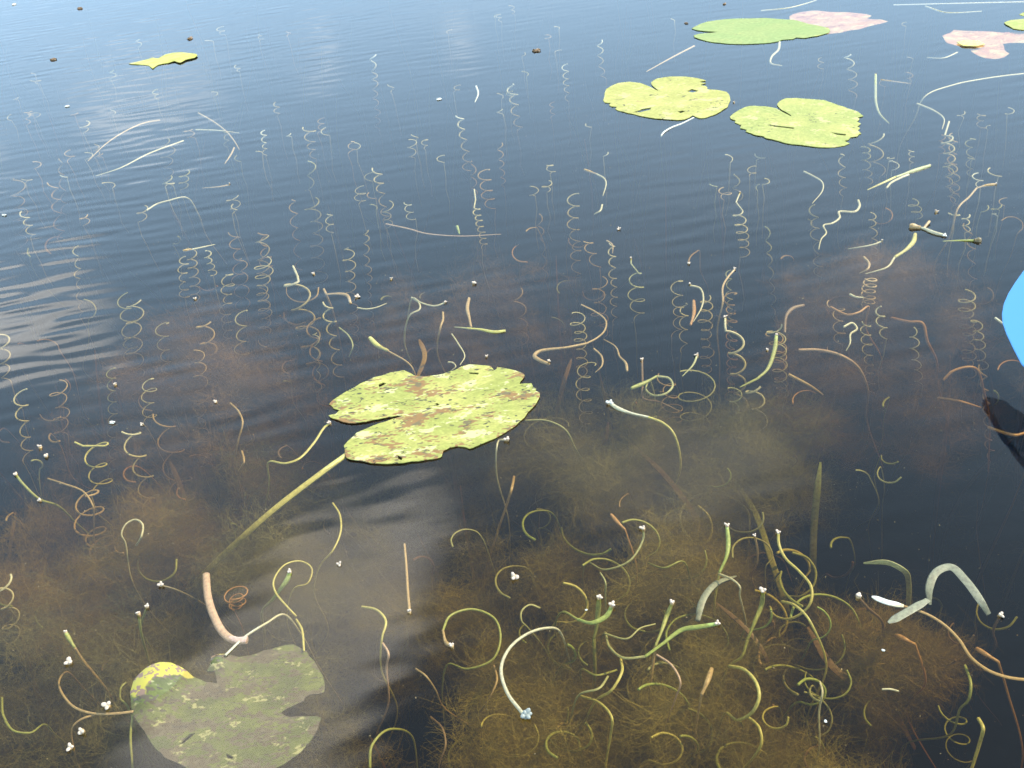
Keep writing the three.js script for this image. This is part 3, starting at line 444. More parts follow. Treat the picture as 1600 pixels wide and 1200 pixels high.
stalk('faint stalk with a bud left of the twisted golden pod', [[1378, 377, .001], [1365, 382, .003], [1345, 386, .006], [1325, 389, .012]], { w: 3, mat: 'cream', fl: .7 });
stalk('bright hook above the orange spring coil', [[1350, 402, .006], [1358, 412, .004], [1355, 421, .005], [1343, 427, .012]], { w: 4.4, mat: 'tan' });
stalk('short bright comma left of the orange spring coil', [[1328, 460, .004], [1337, 464, .003], [1349, 465, .006]], { w: 4, mat: 'cream' });
stalk('orange bowed stalk passing under the orange spring coil', [[1298, 480, .02], [1326, 492, .012], [1342, 488, .01], [1357, 479, .012]], { w: 4, mat: 'orange' });
stalk('paired bright tips below the bowed orange stalk', [[1318, 511, .006], [1332, 505, .006], [1339, 513, .01], [1329, 522, .008], [1328, 537, .008], [1322, 548, .014]], { w: 4, mat: 'cream' });
stalk('beaded pinkish runner below the paired bright tips', [[1248, 547, .03], [1279, 547, .03], [1313, 555, .03], [1340, 573, .05]], { w: 5, mat: 'pink' });
stalk('dull orange bowed stalk nearest the paddle reflection', [[1474, 594, .05], [1489, 580, .04], [1523, 575, .04]], { w: 5, mat: 'orange' });
stalk('orange twig crossing the dark paddle reflection', [[1545, 668, .04], [1565, 675, .03], [1585, 680, .03], [1610, 676, .04]], { w: 5, mat: 'orange' });
stalk('long flat orange stalk left of the paddle reflection', [[1466, 622, .06], [1499, 627, .05], [1533, 637, .06]], { w: 5, mat: 'orange' });
stalk('tiny bright straw touching the paddle blade', [[1555, 497, .001], [1567, 506, .001]], { w: 4, mat: 'cream', tail: 0 });
stalk('angled brown stalk in the deep water left of the blade', [[1393, 497, .06], [1420, 503, .05], [1441, 505, .05], [1449, 533, .07], [1463, 563, .1]], { w: 5, mat: 'orange' });
stalk('straight brown twig right of the green leaning pod stalk', [[1232, 585, .03], [1266, 603, .04], [1286, 617, .06]], { w: 5, mat: 'tan' });
stalk('S-curved yellow flower stalk crossing the brown strap', [[1216, 833, 0], [1217, 850, .006], [1227, 872, .01], [1248, 892, .012], [1267, 916, .014], [1267, 940, .02], [1254, 957, .03], [1233, 967, .04], [1211, 962, .05], [1203, 948, .06]], { w: 5, mat: 'yellow', fl: 1.1 });
stalk('bright yellow crescent beneath the S-curved flower stalk', [[1222, 940, .03], [1242, 946, .012], [1258, 960, .008], [1269, 977, .012]], { w: 5, mat: 'yellow' });
stalk('green pod with a pink flower left of the S-curved stalk', [[1136, 823, 0], [1138, 848, .008], [1135, 870, .012], [1124, 895, .02]], { w: 4, mat: 'yellow', fruit: [4, 7, 'green'], fl: 1.2 });
stalk('bright hooked thread under the pink-flowered pod', [[1124, 897, .02], [1145, 906, .01], [1156, 917, .009], [1156, 930, .02]], { w: 4, mat: 'cream' });
stalk('thin stalk with a tiny flower between pink-flowered pod and S-curved stalk', [[1179, 838, 0], [1183, 856, .02], [1183, 880, .05]], { w: 3.5, mat: 'tan', fl: .8 });
stalk('open pink flower on a drooping green pod near the strap tangle', [[1192, 924, 0], [1190, 945, .02], [1178, 975, .03], [1168, 1000, .04], [1158, 1027, .05], [1138, 1041, .06]], { w: 5, mat: 'olive', fruit: [4, 7, 'olive'], fl: 1.5 });
stalk('brightest golden crescent in the lower tangle', [[1140, 1041, .03], [1164, 1047, .015], [1182, 1068, .008], [1186, 1090, .01], [1176, 1112, .02], [1153, 1125, .035], [1134, 1114, .05]], { w: 6, mat: 'yellow' });
stalk('golden arc under the brightest golden crescent', [[1167, 1119, .04], [1186, 1137, .03], [1190, 1160, .035], [1178, 1182, .05]], { w: 5, mat: 'yellow' });
stalk('long green pod with a flower, forking at its base in the lower tangle', [[1121, 975, 0], [1090, 980, .004], [1066, 984, .008], [1034, 1007, .012], [1008, 1026, .016], [975, 1028, .02], [952, 1010, .03], [946, 988, .04]], { w: 4.5, mat: 'paleolive', fruit: [5, 7.5, 'green'], fl: 1.2 });
stalk('second pod with a pinkish flower joining the long green pod', [[1050, 943, 0], [1042, 962, .01], [1034, 985, .012], [1024, 1010, .016]], { w: 5, mat: 'tan', fruit: [4, 7, 'olive'], fl: 1.3 });
stalk('curved green pod under a pair of white flowers', [[956, 947, 0], [948, 962, .006], [925, 973, .008], [903, 968, .012], [880, 956, .025]], { w: 4, mat: 'olive', fruit: [4, 8, 'green'], fl: 1.5 });
stalk('left flower of the white pair, on a stubby upright pod', [[936, 935, 0], [935, 950, .012], [932, 980, .03], [928, 998, .04]], { w: 6, mat: 'olive', fruit: [4, 8, 'olive'], fl: 1.4 });
stalk('thin hook over the white flower pair', [[938, 895, .02], [946, 910, .015], [946, 930, .03]], { w: 3, mat: 'paleolive' });
stalk('wide shallow arc hanging from a white flower above the flower pair', [[1005, 827, 0], [1005, 842, .01], [984, 876, .02], [947, 890, .03], [917, 879, .05]], { w: 3.6, mat: 'paleolive', fl: 1.3 });
stalk('matching shallow arc right of the wide shallow arc', [[1013, 880, .05], [1040, 887, .03], [1066, 877, .03]], { w: 3.4, mat: 'olive' });
stalk('large open ring stalk with an orange pod and white flower', [[706, 1010, 0], [697, 1004, .004], [692, 985, .008], [704, 962, .012], [738, 952, .016], [772, 966, .02], [782, 998, .022], [770, 1030, .028], [732, 1045, .035], [700, 1038, .05]], { w: 4.4, mat: 'olive', fruit: [3, 6, 'tan'], fl: 1.2 });
stalk('bright hooked stalk over the pale cloud reflection', [[566, 948, .02], [590, 954, .01], [603, 972, .008], [597, 996, .014]], { w: 4.6, mat: 'yellow' });
stalk('pink short curve beneath the bright hooked stalk', [[598, 1005, .02], [607, 1022, .015], [604, 1042, .03]], { w: 4, mat: 'pink' });
stalk('upright brown stalk ending in a flower at the cloud reflection rim', [[640, 957, 0], [637, 920, .01], [635, 885, .012], [632, 850, .012]], { w: 4.5, mat: 'tan', fl: 1.1, tail: 0 });
stalk('thin orange-tipped thread below the large open ring', [[650, 1045, .02], [666, 1057, .01], [680, 1077, .03]], { w: 3.4, mat: 'tan' });
stalk('yellow arc falling from the long green pod', [[970, 1030, .03], [971, 1052, .015], [956, 1078, .02], [932, 1094, .04]], { w: 5, mat: 'yellow' });
stalk('flat shallow bow crossing behind the yellow arc', [[964, 1047, .05], [933, 1055, .04], [908, 1046, .06]], { w: 3.6, mat: 'olive' });
stalk('pink-tipped bow left of the yellow arc', [[950, 1057, .03], [935, 1076, .02], [906, 1085, .03]], { w: 4, mat: 'paleolive' });
stalk('golden question mark sinking at the lower picture edge', [[906, 1087, .05], [938, 1099, .03], [956, 1122, .02], [954, 1150, .04]], { w: 4.6, mat: 'yellow' });
stalk('reddish arched thread leaving the forked pods', [[1026, 1023, .016], [1050, 1040, .014], [1063, 1066, .018], [1056, 1090, .035]], { w: 4, mat: 'pink' });
stalk('wavy pale thread between flower pair and forked pods', [[945, 990, .03], [980, 998, .025], [1000, 982, .025], [1024, 975, .03]], { w: 3.4, mat: 'paleolive', tail: 0 });
stalk('small loop at the head of the long white arch', [[844, 950, .03], [828, 945, .025], [815, 955, .025], [815, 970, .03], [825, 981, .04]], { w: 3.2, mat: 'paleolive' });
stalk('green hoop standing at the lower picture edge', [[578, 1200, .03], [580, 1168, .02], [595, 1147, .02], [617, 1139, .04]], { w: 4.6, mat: 'olive' });
stalk('brown hoop right of the green hoop', [[673, 1120, .05], [692, 1140, .035], [696, 1165, .035], [686, 1195, .05]], { w: 3.6, mat: 'brown' });
stalk('thin arm curving beside the large open ring', [[772, 1040, .04], [776, 1065, .03], [765, 1090, .04], [752, 1110, .07]], { w: 3.4, mat: 'tan' });
stalk('small orange pod sliver above the wide shallow arc', [[955, 804, .01], [965, 816, .008], [977, 828, .012]], { w: 3, mat: 'orange', fruit: [3, 6, 'orange'] });
stalk('thin yellow figure-nine loop above the pale bent root', [[463, 963, .02], [447, 946, .012], [430, 924, .01], [428, 906, .01], [446, 882, .012], [470, 877, .016], [487, 888, .02], [481, 911, .025], [460, 919, .03]], { w: 3.2, mat: 'yellow' });
stalk('long thread sweeping into the figure-nine loop', [[520, 786, .02], [531, 805, .016], [532, 832, .016], [520, 860, .02], [500, 884, .04]], { w: 3.4, mat: 'yellow' });
stalk('green pod with a flower inside the figure-nine loop', [[453, 895, 0], [449, 905, .005], [440, 918, .012], [425, 938, .03], [410, 955, .05]], { w: 5, mat: 'olive', fruit: [4, 7.5, 'green'], fl: 1.2 });
stalk('pale straw lying from the pale root to the sunken pad', [[352, 1024, -.001], [383, 995, .0005], [416, 974, .002], [443, 960, .01]], { w: 4.2, mat: 'cream' });
stalk('thin thread dropping onto the far rim of the sunken pad', [[463, 968, .02], [472, 985, .01], [475, 1017, .006]], { w: 4, mat: 'yellow', tail: 0 });
stalk('looped thread ending bright at the sunken pad edge', [[208, 1112, .001], [180, 1115, .003], [147, 1115, .008], [118, 1106, .012], [100, 1088, .018], [92, 1066, .03], [105, 1050, .05]], { w: 4, mat: 'tan', fl: 0 });
stalk('short side thread off the looped thread', [[147, 1117, .01], [127, 1124, .012], [113, 1138, .02]], { w: 3.4, mat: 'tan' });
stalk('faint large arc in the lower picture corner', [[3, 1090, .05], [6, 1120, .03], [22, 1142, .025], [47, 1145, .025], [68, 1132, .04]], { w: 3.6, mat: 'olive' });
stalk('long thread sinking from the sunken pad rim', [[208, 1115, .01], [204, 1150, .02], [207, 1195, .04]], { w: 4, mat: 'olive' });
stalk('stubby green bud stalk above the brightest lone flower', [[103, 989, 0], [108, 998, .004], [117, 1012, .01], [127, 1028, .025]], { w: 4.5, mat: 'tan', fruit: [3, 6.5, 'olive'], fl: 1 });
stalk('wavy thread beside the looped thread', [[197, 1066, .03], [189, 1075, .03], [188, 1090, .035], [200, 1105, .03]], { w: 3.2, mat: 'olive' });
stalk('flower stalk reaching to the yellow pad stem', [[252, 915, 0], [268, 919, .006], [290, 928, .02]], { w: 3.2, mat: 'bud', fl: 1.3 });
stalk('twin flower stalk nearer the pad stem foot', [[230, 949, 0], [224, 965, .02], [220, 985, .05]], { w: 4, mat: 'olive', fl: 1.2 });
stalk('twin flower stalk farther from the pad stem foot', [[217, 960, 0], [220, 985, .02], [226, 1010, .05]], { w: 4, mat: 'olive', fl: 1.2 });
stalk('bright double ring end of a stalk near the pad stem', [[213, 852, .03], [221, 838, .012], [223, 820, .01], [210, 812, .012], [196, 820, .014], [190, 835, .02], [196, 848, .03]], { w: 3.4, mat: 'cream' });
stalk('tall pale arc between the loose coils and chewed pad', [[360, 630, .03], [374, 645, .02], [379, 662, .02], [372, 690, .04]], { w: 3.4, mat: 'tan' });
stalk('lower tan arc under the tall pale arc', [[378, 705, .03], [381, 722, .025], [372, 742, .05]], { w: 3.6, mat: 'tan' });
stalk('stalk with a round bud sinking by the picture edge', [[25, 742, 0], [35, 755, .01], [62, 780, .03], [90, 790, .05]], { w: 4, mat: 'olive', fl: 1.3 });
stalk('long thin bow under the small edge coil', [[75, 748, .03], [100, 756, .02], [130, 768, .02], [145, 790, .025], [147, 805, .04]], { w: 3.2, mat: 'tan' });
stalk('arching brown stalk on the far ripples', [[250, 188, .004], [227, 192, .004], [202, 202, .005], [168, 223, .006], [137, 252, .012]], { w: 3, mat: 'tan' });
stalk('long pale reed under the arching brown stalk', [[287, 220, .003], [233, 240, .004], [187, 263, .006], [150, 275, .012]], { w: 3, mat: 'cream' });
stalk('bent brown stalk right of the long pale reed', [[310, 177, .003], [333, 190, .003], [354, 206, .004], [367, 222, .005], [374, 234, .01]], { w: 3, mat: 'tan' });
stalk('flat pale reed across the bent brown stalk', [[306, 203, .003], [340, 204, .003], [374, 208, .006]], { w: 2.6, mat: 'cream' });
stalk('short brown twig below the bent brown stalk', [[366, 231, .004], [360, 243, .005], [351, 256, .012]], { w: 3, mat: 'tan' });
stalk('bright bowed straw below the far ripples', [[229, 329, .003], [245, 319, .002], [262, 314, .002], [292, 309, .008]], { w: 3, mat: 'cream' });
stalk('bright crossed straw with a brown tip below the bowed straw', [[286, 392, .001], [300, 390, .001], [318, 386, .003], [336, 382, .008]], { w: 3, mat: 'cream', fruit: [2, 4.5, 'tan'] });
stalk('orange-tipped pale twig above the bright crossed straw', [[359, 289, .002], [342, 292, .003], [316, 294, .008]], { w: 2.6, mat: 'tan', fl: .7 });
stalk('bright hook stalk in open water left of the frayed pads', [[913, 265, .001], [932, 272, .002], [944, 279, .003], [947, 287, .005], [942, 306, .012]], { w: 3.2, mat: 'cream', fruit: [2, 4, 'tan'] });
stalk('small bright bow under the bright hook stalk', [[941, 320, .005], [937, 330, .005], [928, 335, .01]], { w: 3.4, mat: 'cream' });
stalk('small bent straw above the ringed coil', [[948, 376, .004], [957, 383, .004], [957, 396, .012]], { w: 3, mat: 'tan' });
stalk('bright upright comma beside the white floating petal', [[744, 135, .002], [747, 147, .003], [742, 160, .008]], { w: 3.6, mat: 'white' });
stalk('thin pink runner lying under the open blue water', [[603, 350, .01], [640, 358, .008], [666, 365, .008], [720, 369, .008], [783, 366, .012]], { w: 2.6, mat: 'pink' });
stalk('green blade tip poking up by the pink runner', [[714, 353, .002], [718, 366, .012]], { w: 5, mat: 'green' });
stalk('white stub of stem under the slit yellow pad', [[1033, 213, .002], [1036, 208, -.0005], [1048, 200, -.0005], [1066, 193, .001], [1084, 184, .001]], { w: 3.2, mat: 'white', tail: 0 });
stalk('pale hooked stem dangling from the large green pad', [[1218, 66, .002], [1216, 78, .003], [1205, 90, .004], [1206, 100, .006], [1222, 103, .01]], { w: 4, mat: 'cream' });
stalk('straight upright pale stalk right of the frayed pad', [[1368, 117, .001], [1368, 140, .003], [1369, 162, .005], [1376, 180, .007], [1389, 193, .014]], { w: 4.5, mat: 'paleolive', fl: .8 });
stalk('flat brown twig behind the straight upright stalk', [[1376, 125, .001], [1400, 128, .002], [1424, 131, .006]], { w: 2.6, mat: 'tan' });
stalk('long thin reed sweeping to the picture edge past the frayed pad', [[1612, 114, .002], [1575, 118, .002], [1539, 123, .002], [1489, 133, .003], [1443, 153, .01]], { w: 2.6, mat: 'cream' });
stalk('curved stem above the pale coil nearest the blade', [[1433, 162, .003], [1459, 173, .004], [1475, 186, .005], [1472, 202, .012]], { w: 3, mat: 'cream' });
stalk('thin flat twig left of the tattered pink leaf', [[1496, 82, .001], [1473, 91, .002], [1448, 90, .005]], { w: 2.4, mat: 'cream' });
stalk('long straight reed along the upper picture edge', [[1612, 3, .001], [1520, 5, .001], [1396, 8, .002]], { w: 2.2, mat: 'white', tail: 0 });
stalk('crooked reed behind the large green pad', [[1189, 17, .002], [1230, 13, .001], [1262, 5, .002], [1276, 0, .006]], { w: 2.4, mat: 'cream', tail: 0 });
stalk('bent reed beyond the tattered pink leaf', [[1446, 10, .002], [1480, 20, .001], [1534, 18, .002]], { w: 2.4, mat: 'cream', tail: 0 });
stalk('thin dark stalk slanting into the slit yellow pad', [[1085, 72, .004], [1050, 90, .006], [1010, 112, .012]], { w: 3.4, mat: 'tan' });
stalk('long brown thread running out of the lower corner algae', [[1610, 1063, .03], [1573, 1058, .025], [1543, 1047, .022], [1517, 1027, .02], [1499, 1000, .018], [1476, 977, .014], [1449, 960, .01], [1412, 947, .006]], { w: 5, mat: 'tan', tail: 0 });
stalk('flower with a brown sinking stem beside the grey folded straps', [[1341, 933, 0], [1356, 950, .02], [1379, 973, .05]], { w: 5, mat: 'brown', fl: 1.5 });
stalk('flower past the tip of the folded grey strap', [[1563, 962, 0], [1552, 985, .04], [1556, 1010, .1]], { w: 3.5, mat: 'brown', fl: 1.2 });
stalk('orange pod leaf above the lower corner algae', [[1526, 1013, .02], [1540, 1022, .016], [1560, 1034, .02]], { w: 4, mat: 'orange', fruit: [3, 6.5, 'orange'] });
stalk('orange pod under the grey strap', [[1400, 992, .03], [1414, 999, .025], [1430, 1007, .03]], { w: 4, mat: 'orange', fruit: [3, 7, 'orange'] });
stalk('bright yellow sliver deep in the corner algae', [[1529, 1123, .03], [1536, 1138, .025], [1531, 1160, .04]], { w: 6, mat: 'yellow' });
stalk('green arc beneath the long brown thread', [[1508, 1040, .04], [1517, 1070, .03], [1514, 1092, .04], [1500, 1108, .06]], { w: 4.5, mat: 'olive' });
stalk('white crooked bit of stem over the corner algae', [[1378, 1077, .002], [1392, 1077, .002], [1404, 1080, .006]], { w: 3.4, mat: 'cream', tail: 0 });
stalk('orange brown pod in the lower tangle beside the golden crescent', [[1112, 1045, .02], [1105, 1065, .015], [1096, 1086, .02]], { w: 4, mat: 'tan', fruit: [3, 8, 'tan'] });
stalk('pale thread crossing the brown strap near the picture foot', [[1281, 1065, .02], [1285, 1082, .014], [1280, 1110, .03]], { w: 3.6, mat: 'cream' });
stalk('brown thread below the bright sunken bend at mid water', [[803, 745, .05], [799, 765, .03], [792, 788, .05]], { w: 5, mat: 'tan' });
stalk('faint arc sinking behind the chewed pad rim', [[820, 657, .02], [853, 657, .02], [883, 671, .025], [898, 698, .05]], { w: 3.2, mat: 'paleolive' });

// ---- straps and stems
strap('tall olive strap leaf with a pointed tip standing by the S-curved stalk', [[1282, 722, .03], [1277, 765, .05], [1272, 820, .08], [1270, 880, .11], [1271, 960, .16], [1272, 1060, .22], [1274, 1190, .30]], 13, 'olive');
strap('brown strap leaf slanting from the white-flowered stalk to the pods', [[985, 692, .05], [1033, 737, .05], [1072, 785, .055], [1096, 830, .06], [1113, 877, .07], [1123, 912, .09], [1140, 980, .15]], 12, 'brown');
strap('second brown strap leaf passing behind the S-curved stalk', [[1140, 740, .06], [1179, 800, .06], [1206, 877, .07], [1226, 940, .09], [1234, 985, .12], [1240, 1070, .18], [1238, 1160, .26]], 12, 'olive');
strap('reddish strap leaf leaning down through the strap tangle', [[1117, 940, .03], [1166, 983, .03], [1193, 1020, .04], [1204, 1055, .06]], 9, 'brown');
strap('thick brown strap sinking toward the corner algae', [[1262, 980, .05], [1299, 1040, .05], [1349, 1080, .06], [1400, 1122, .09], [1430, 1170, .14]], 15, 'brown');
strap('olive upright strap under the grey folded straps', [[1367, 965, .05], [1368, 1000, .07], [1369, 1040, .11]], 14, 'olive');
strap('grey-green strap curling over beside the flower with brown stem', [[1349, 880, .012], [1386, 879, .008], [1410, 890, .012], [1420, 913, .03], [1419, 950, .06], [1416, 1000, .12]], 10, 'paleolive');
strap('white floating strap tip pointing at the flower with brown stem', [[1362, 932, 0], [1386, 941, -.0005], [1412, 947, .001]], 11, 'white', { flat: 0.2 });
strap('flat grey strap end lying on the surface', [[1388, 973, .003], [1419, 955, .001], [1450, 937, .004]], 17, 'grey');
strap('long folded grey strap bent over at the top', [[1453, 945, .02], [1452, 918, .01], [1464, 893, .004], [1486, 886, .002], [1508, 906, .002], [1533, 940, .004], [1545, 960, .015]], 14, 'grey');
strap('pale bent root with a frayed white tip beside the sunken pad', [[322, 898, .012], [325, 933, .008], [336, 967, .006], [352, 992, .004], [370, 1001, .002], [386, 1000, .001]], 15, 'pink', { flat: 0.8, taper: 0, name: 'bent_root', cat: 'root', group: 'loose plant pieces' });
strap('faint grey bent stem under the strap tangle', [[1150, 900, .03], [1115, 915, .025], [1097, 940, .02], [1090, 970, .025]], 15, 'grey', { flat: 0.6, name: 'sunken_stem', cat: 'stem', group: 'loose plant pieces' });
strap('purple-brown weed stem sinking at the picture foot', [[846, 1000, .07], [870, 1060, .07], [893, 1095, .08], [897, 1125, .09], [912, 1170, .11], [930, 1215, .14]], 11, 'purple', { flat: .8, name: 'weed_stem', cat: 'stem', group: 'weed stems' });
strap('purple feathery weed stem below the white-flowered stalk', [[950, 660, .06], [940, 720, .09], [930, 780, .12], [925, 850, .17]], 14, 'purple', { flat: .8, name: 'weed_stem', cat: 'stem', group: 'weed stems' });
strap('dull brown strap beside the picture edge below the coils', [[25, 800, .05], [15, 860, .07], [8, 930, .1]], 8, 'brown');
strap('olive strap fan stalk under the loose cream coil', [[265, 720, .08], [285, 770, .09], [300, 830, .12]], 10, 'brown');
strap('brown strap tip beside the chewed pad rim', [[893, 560, .06], [880, 600, .07], [868, 650, .10]], 9, 'brown');
strap('brown forked weed rising to the chewed pad top rim', [[655, 530, .05], [663, 560, .04], [652, 590, .05]], 10, 'tan');

// ---- lone flowers and scraps on the surface
const lone = [
  ['small white flower floating above the looped thread', 108, 1035, 1.7], ['white flower just above the sunken pad edge', 168, 1103, 1.6], ['lone flower between large open ring and flower pair', 803, 902, 1.8], ['lone dull flower above the pad stem', 337, 628, 1.1], ['paired flower nearer the loose cream coil', 222, 663, 1.1],
  ['dull flower under the big cloud reflection', 180, 601, 1.2], ['upper flower of the pair by the small edge coil', 63, 699, 1.4], ['lower flower of the pair by the small edge coil', 72, 713, 1.4], ['flower under the pair by the small edge coil', 62, 782, 1.1], ['lone flower near the pad stem at the cloud rim', 530, 882, 1.1],
  ['dark-centred flower floating alone above the orange pod', 740, 443, 1.5], ['flower beside the narrow bright coil', 558, 464, 1.5], ['flower above the crescent stalk', 611, 436, 1.1], ['flower over the twisted golden pod', 1463, 331, 1.4], ['tiny flower over the big bent arc', 1076, 412, 1.1], ['flower left of the green leaning pod stalk', 1199, 547, 0.9],
  ['pink-orange flower in the open blue middle water', 967, 358, 1.3], ['flower over the small coil above the pad', 305, 467, 1.1], ['flower over the narrow coil top', 490, 428, 1.2], ['small flower at the top rim of the chewed pad', 760, 557, 1.0], ['pale flower sinking under the short side thread', 128, 1143, 1.5], ['faint flower lowest in the picture corner', 110, 1168, 1.4], ['small flower beside the frayed pad tear', 1147, 160, 1.1],
];
for (const [label, x, y, s] of lone) { const p = at(x, y, -0.0005), r = root('floating_flower', p); flower(r, new THREE.Vector3(), s, 'petal'); tag(r, label, 'flower', 'flowers floating on the water'); }
const scrapGeo = (() => { const g = new THREE.IcosahedronGeometry(1, 2), p = g.attributes.position; for (let i = 0; i < p.count; i++) { const k = 0.8 + 0.5 * nz(p.getX(i) * 2, p.getY(i) * 2 + p.getZ(i) * 1.7, 4.1); p.setXYZ(i, p.getX(i) * k, p.getY(i) * k * 0.45, p.getZ(i) * k * 0.75); } g.computeVertexNormals(); return g; })();
function scrap(name, label, x, y, w, mat, cat, group) { const p = at(x, y, -0.001), m = mesh(numbered(name), scrapGeo, M[mat], scene); m.position.copy(p); m.scale.setScalar(w / 2 * perPx(p)); m.rotation.y = rr(0, 6); tag(m, label, cat, group); }
const whites = [['large white petal floating in the open far water', 686, 155, 9], ['white fluff beside the small edge coil', 175, 660, 10], ['white fluff on the picture edge over the small coil', 6, 336, 8], ['white dot below the scrap of yellow pad', 105, 166, 7], ['white fluff in the far upper corner', 22, 7, 7], ['white speck beside the white flower pair', 916, 953, 5], ['white speck by the olive upright strap', 1380, 1016, 6], ['white speck at the picture foot by the olive strap', 1290, 1127, 6]];
for (const [l, x, y, w] of whites) scrap('floating_petal', l, x, y, w, 'white', 'petal', 'white scraps on the water');
for (const [l, x, y, w] of [['brown bit of bark left of the scrap of yellow pad', 83, 93, 10], ['brown bit of bark beyond the scrap of yellow pad', 297, 60, 11], ['brown bit of bark in the upper corner', 125, 13, 8], ['brown bit beside the large green pad', 1072, 36, 7], ['brown twig bit in far open water', 838, 79, 14], ['brown bit at the upper edge near the green pad', 1132, 6, 7]]) scrap('bark_scrap', l, x, y, w, 'brown', 'bark', 'brown scraps on the water');

// ---- the many alike: short pale coils far out, thin arcs sunk in the middle water
{
  const free = (x, y) => !((x > 930 && x < 1360 && y > 110 && y < 240) || (x > 1070 && x < 1400 && y > 15 && y < 80) || (x > 1470 && y < 100) || (x > 190 && x < 320 && y > 75 && y < 110));
  let n = 0;
  while (n < 105) { const x = rr(5, 1595), y = 8 + 330 * rnd() ** 0.75; if (!free(x, y)) continue; n++;
    const s = 0.5 + y / 500, t = 0.5 + 2.6 * rnd() ** 2; coil('short pale curl of stalk scattered over the far blue water', [x, y, rr(.008, .05)], [x + rr(-1, 5), y + t * rr(8, 14) * s], rr(4, 9) * s, rr(3, 7) * s, t, { w: rr(1.3, 2.1) * (.7 + .4 * s), mat: ['white', 'cream', 'cream', 'tan', 'paleolive'][(rnd() * 5) | 0], group: 'pale curls over the far water' }); }
  n = 0;
  while (n < 60) { const x = rr(10, 1580), y = rr(190, 620); if (!free(x, y) || (x > 500 && x < 850 && y > 470)) continue; n++;
    const L = rr(45, 150) * (0.5 + y / 600), R = rr(4, 11) * (0.5 + y / 700); coil('faint chain of loose coils hanging in the middle water', [x, y, rr(.015, .055)], [x + rr(0, 14), y + L], R, R * rr(.6, 1), L / rr(13, 24), { w: rr(1.7, 2.6), jitter: .4, mat: ['cream', 'tan', 'tan', 'paleolive', 'cream'][(rnd() * 5) | 0], group: 'faint coils in the middle water' }); }
  n = 0;
  while (n < 56) { const x = rr(770, 1330), y = rr(800, 1195); n++;
    const a = rr(0, 6.28), R = rr(15, 46), sw = rr(1.4, 5), d0 = rr(.02, .08), P = []; for (let i = 0; i < 7; i++) P.push([x + Math.cos(a + sw * i / 6) * R * (1 + .06 * i), y + Math.sin(a + sw * i / 6) * R * .95, d0 + i * .006]);
    stalk('golden-green loop of stalk in the tangle right of the white arched stalk', P, { w: rr(3, 5), mat: ['yellow', 'olive', 'green', 'olive', 'paleolive'][(rnd() * 5) | 0], group: 'golden-green loops in the tangle' }); }
  n = 0;
  while (n < 70) { const x = rr(5, 1595), y = rr(330, 860); if (x > 500 && x < 850 && y > 560 && y < 735) continue; n++;
    const a = rr(0, 6.28), R = rr(9, 26), sw = rr(1.2, 3.6), d0 = rr(.02, .11), P = []; for (let i = 0; i < 6; i++) P.push([x + Math.cos(a + sw * i / 5) * R, y + Math.sin(a + sw * i / 5) * R * .75, d0 + i * .006]);
    stalk('thin brown arc of stalk sunk in the middle water', P, { w: rr(1.8, 3.4), mat: ['tan', 'orange', 'brown', 'brown', 'olive', 'paleolive'][(rnd() * 6) | 0], group: 'thin arcs sunk in the middle water' }); }
  n = 0;
  while (n < 48) { const x = rr(5, 1595), y = rr(860, 1195); if (x > 200 && x < 515 && y > 1000) continue; n++;
    const a = rr(0, 6.28), R = rr(16, 42), sw = rr(1.2, 4.2), d0 = rr(.05, .15), P = []; for (let i = 0; i < 6; i++) P.push([x + Math.cos(a + sw * i / 5) * R, y + Math.sin(a + sw * i / 5) * R * .9, d0 + i * .008]);
    stalk('olive arc of stalk sunk in the near algae', P, { w: rr(2.4, 4.4), mat: ['brown', 'olive', 'brown', 'olive', 'olive', 'tan'][(rnd() * 6) | 0], group: 'olive arcs sunk in the near algae' }); }
}

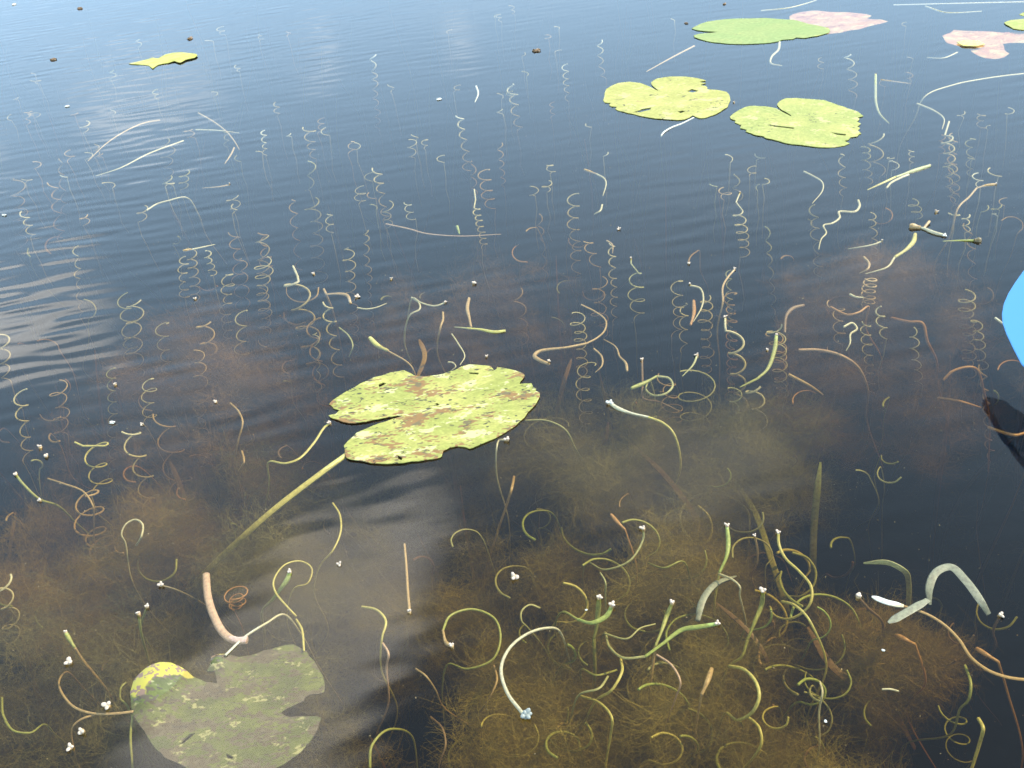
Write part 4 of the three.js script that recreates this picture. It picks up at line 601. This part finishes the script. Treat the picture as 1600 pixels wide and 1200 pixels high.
// ---------------------------------------------------------------- paddle held over the water
{
  const tip = (() => { const d = ray(1571, 497), t = (0.065 - EYE) / d.y; return camera.position.clone().addScaledVector(d, t); })();
  const nrm = new THREE.Vector3(-0.64, 0.77, -0.02).normalize(), X = new THREE.Vector3(1, 0, 0).addScaledVector(nrm, -nrm.x).normalize(), Y = new THREE.Vector3().crossVectors(nrm, X);
  const on = ([px, py]) => { const d = ray(px, py), t = tip.clone().sub(camera.position).dot(nrm) / d.dot(nrm), p = camera.position.clone().addScaledVector(d, t).sub(tip); return new THREE.Vector2(p.dot(X), p.dot(Y)); };
  const edge = [[1600, 432], [1590, 446], [1580, 462], [1573, 478], [1570, 494], [1571, 508], [1577, 525], [1587, 546], [1600, 571], [1622, 594], [1655, 607], [1700, 610], [1760, 602], [1850, 580], [1930, 550], [1960, 530], [1960, 500], [1925, 470], [1850, 420], [1770, 372], [1710, 358], [1660, 370], [1625, 398]].map(on);
  const r = root('kayak_paddle', tip);
  const spline = new THREE.Shape(); spline.setFromPoints(edge);
  const bg = new THREE.ExtrudeGeometry(spline, { depth: 0.004, bevelEnabled: true, bevelThickness: 0.0015, bevelSize: 0.0015, bevelSegments: 3, curveSegments: 8 });
  const basis = new THREE.Matrix4().makeBasis(X, Y, nrm); bg.applyMatrix4(basis);
  const plastic = new THREE.MeshPhysicalMaterial({ color: new THREE.Color().setRGB(0.075, 0.30, 0.62), roughness: 0.45, clearcoat: 0.15 }); plastic.name = 'blue_plastic';
  mesh('paddle_blade', bg, plastic, r);
  const a = on([1700, 505]), b = on([1945, 515]), c = on([2600, 560]), w3 = (v, h) => X.clone().multiplyScalar(v.x).addScaledVector(Y, v.y).addScaledVector(nrm, h);
  mesh('spine', sweep([w3(a, 0.006), w3(a.clone().lerp(b, .5), 0.009), w3(b, 0.010)], (t) => 0.003 + 0.009 * t, { sides: 10 }), plastic, r);
  mesh('shaft', sweep([w3(b, 0.010), w3(b.clone().lerp(c, .5), 0.010), w3(c, 0.010)], () => 0.0145, { sides: 16 }), new THREE.MeshPhysicalMaterial({ color: new THREE.Color().setRGB(0.03, 0.03, 0.03), roughness: 0.4 }), r);
  tag(r, 'bright blue paddle blade held just above the water at the picture edge', 'paddle');
}
renderer.render(scene, camera);
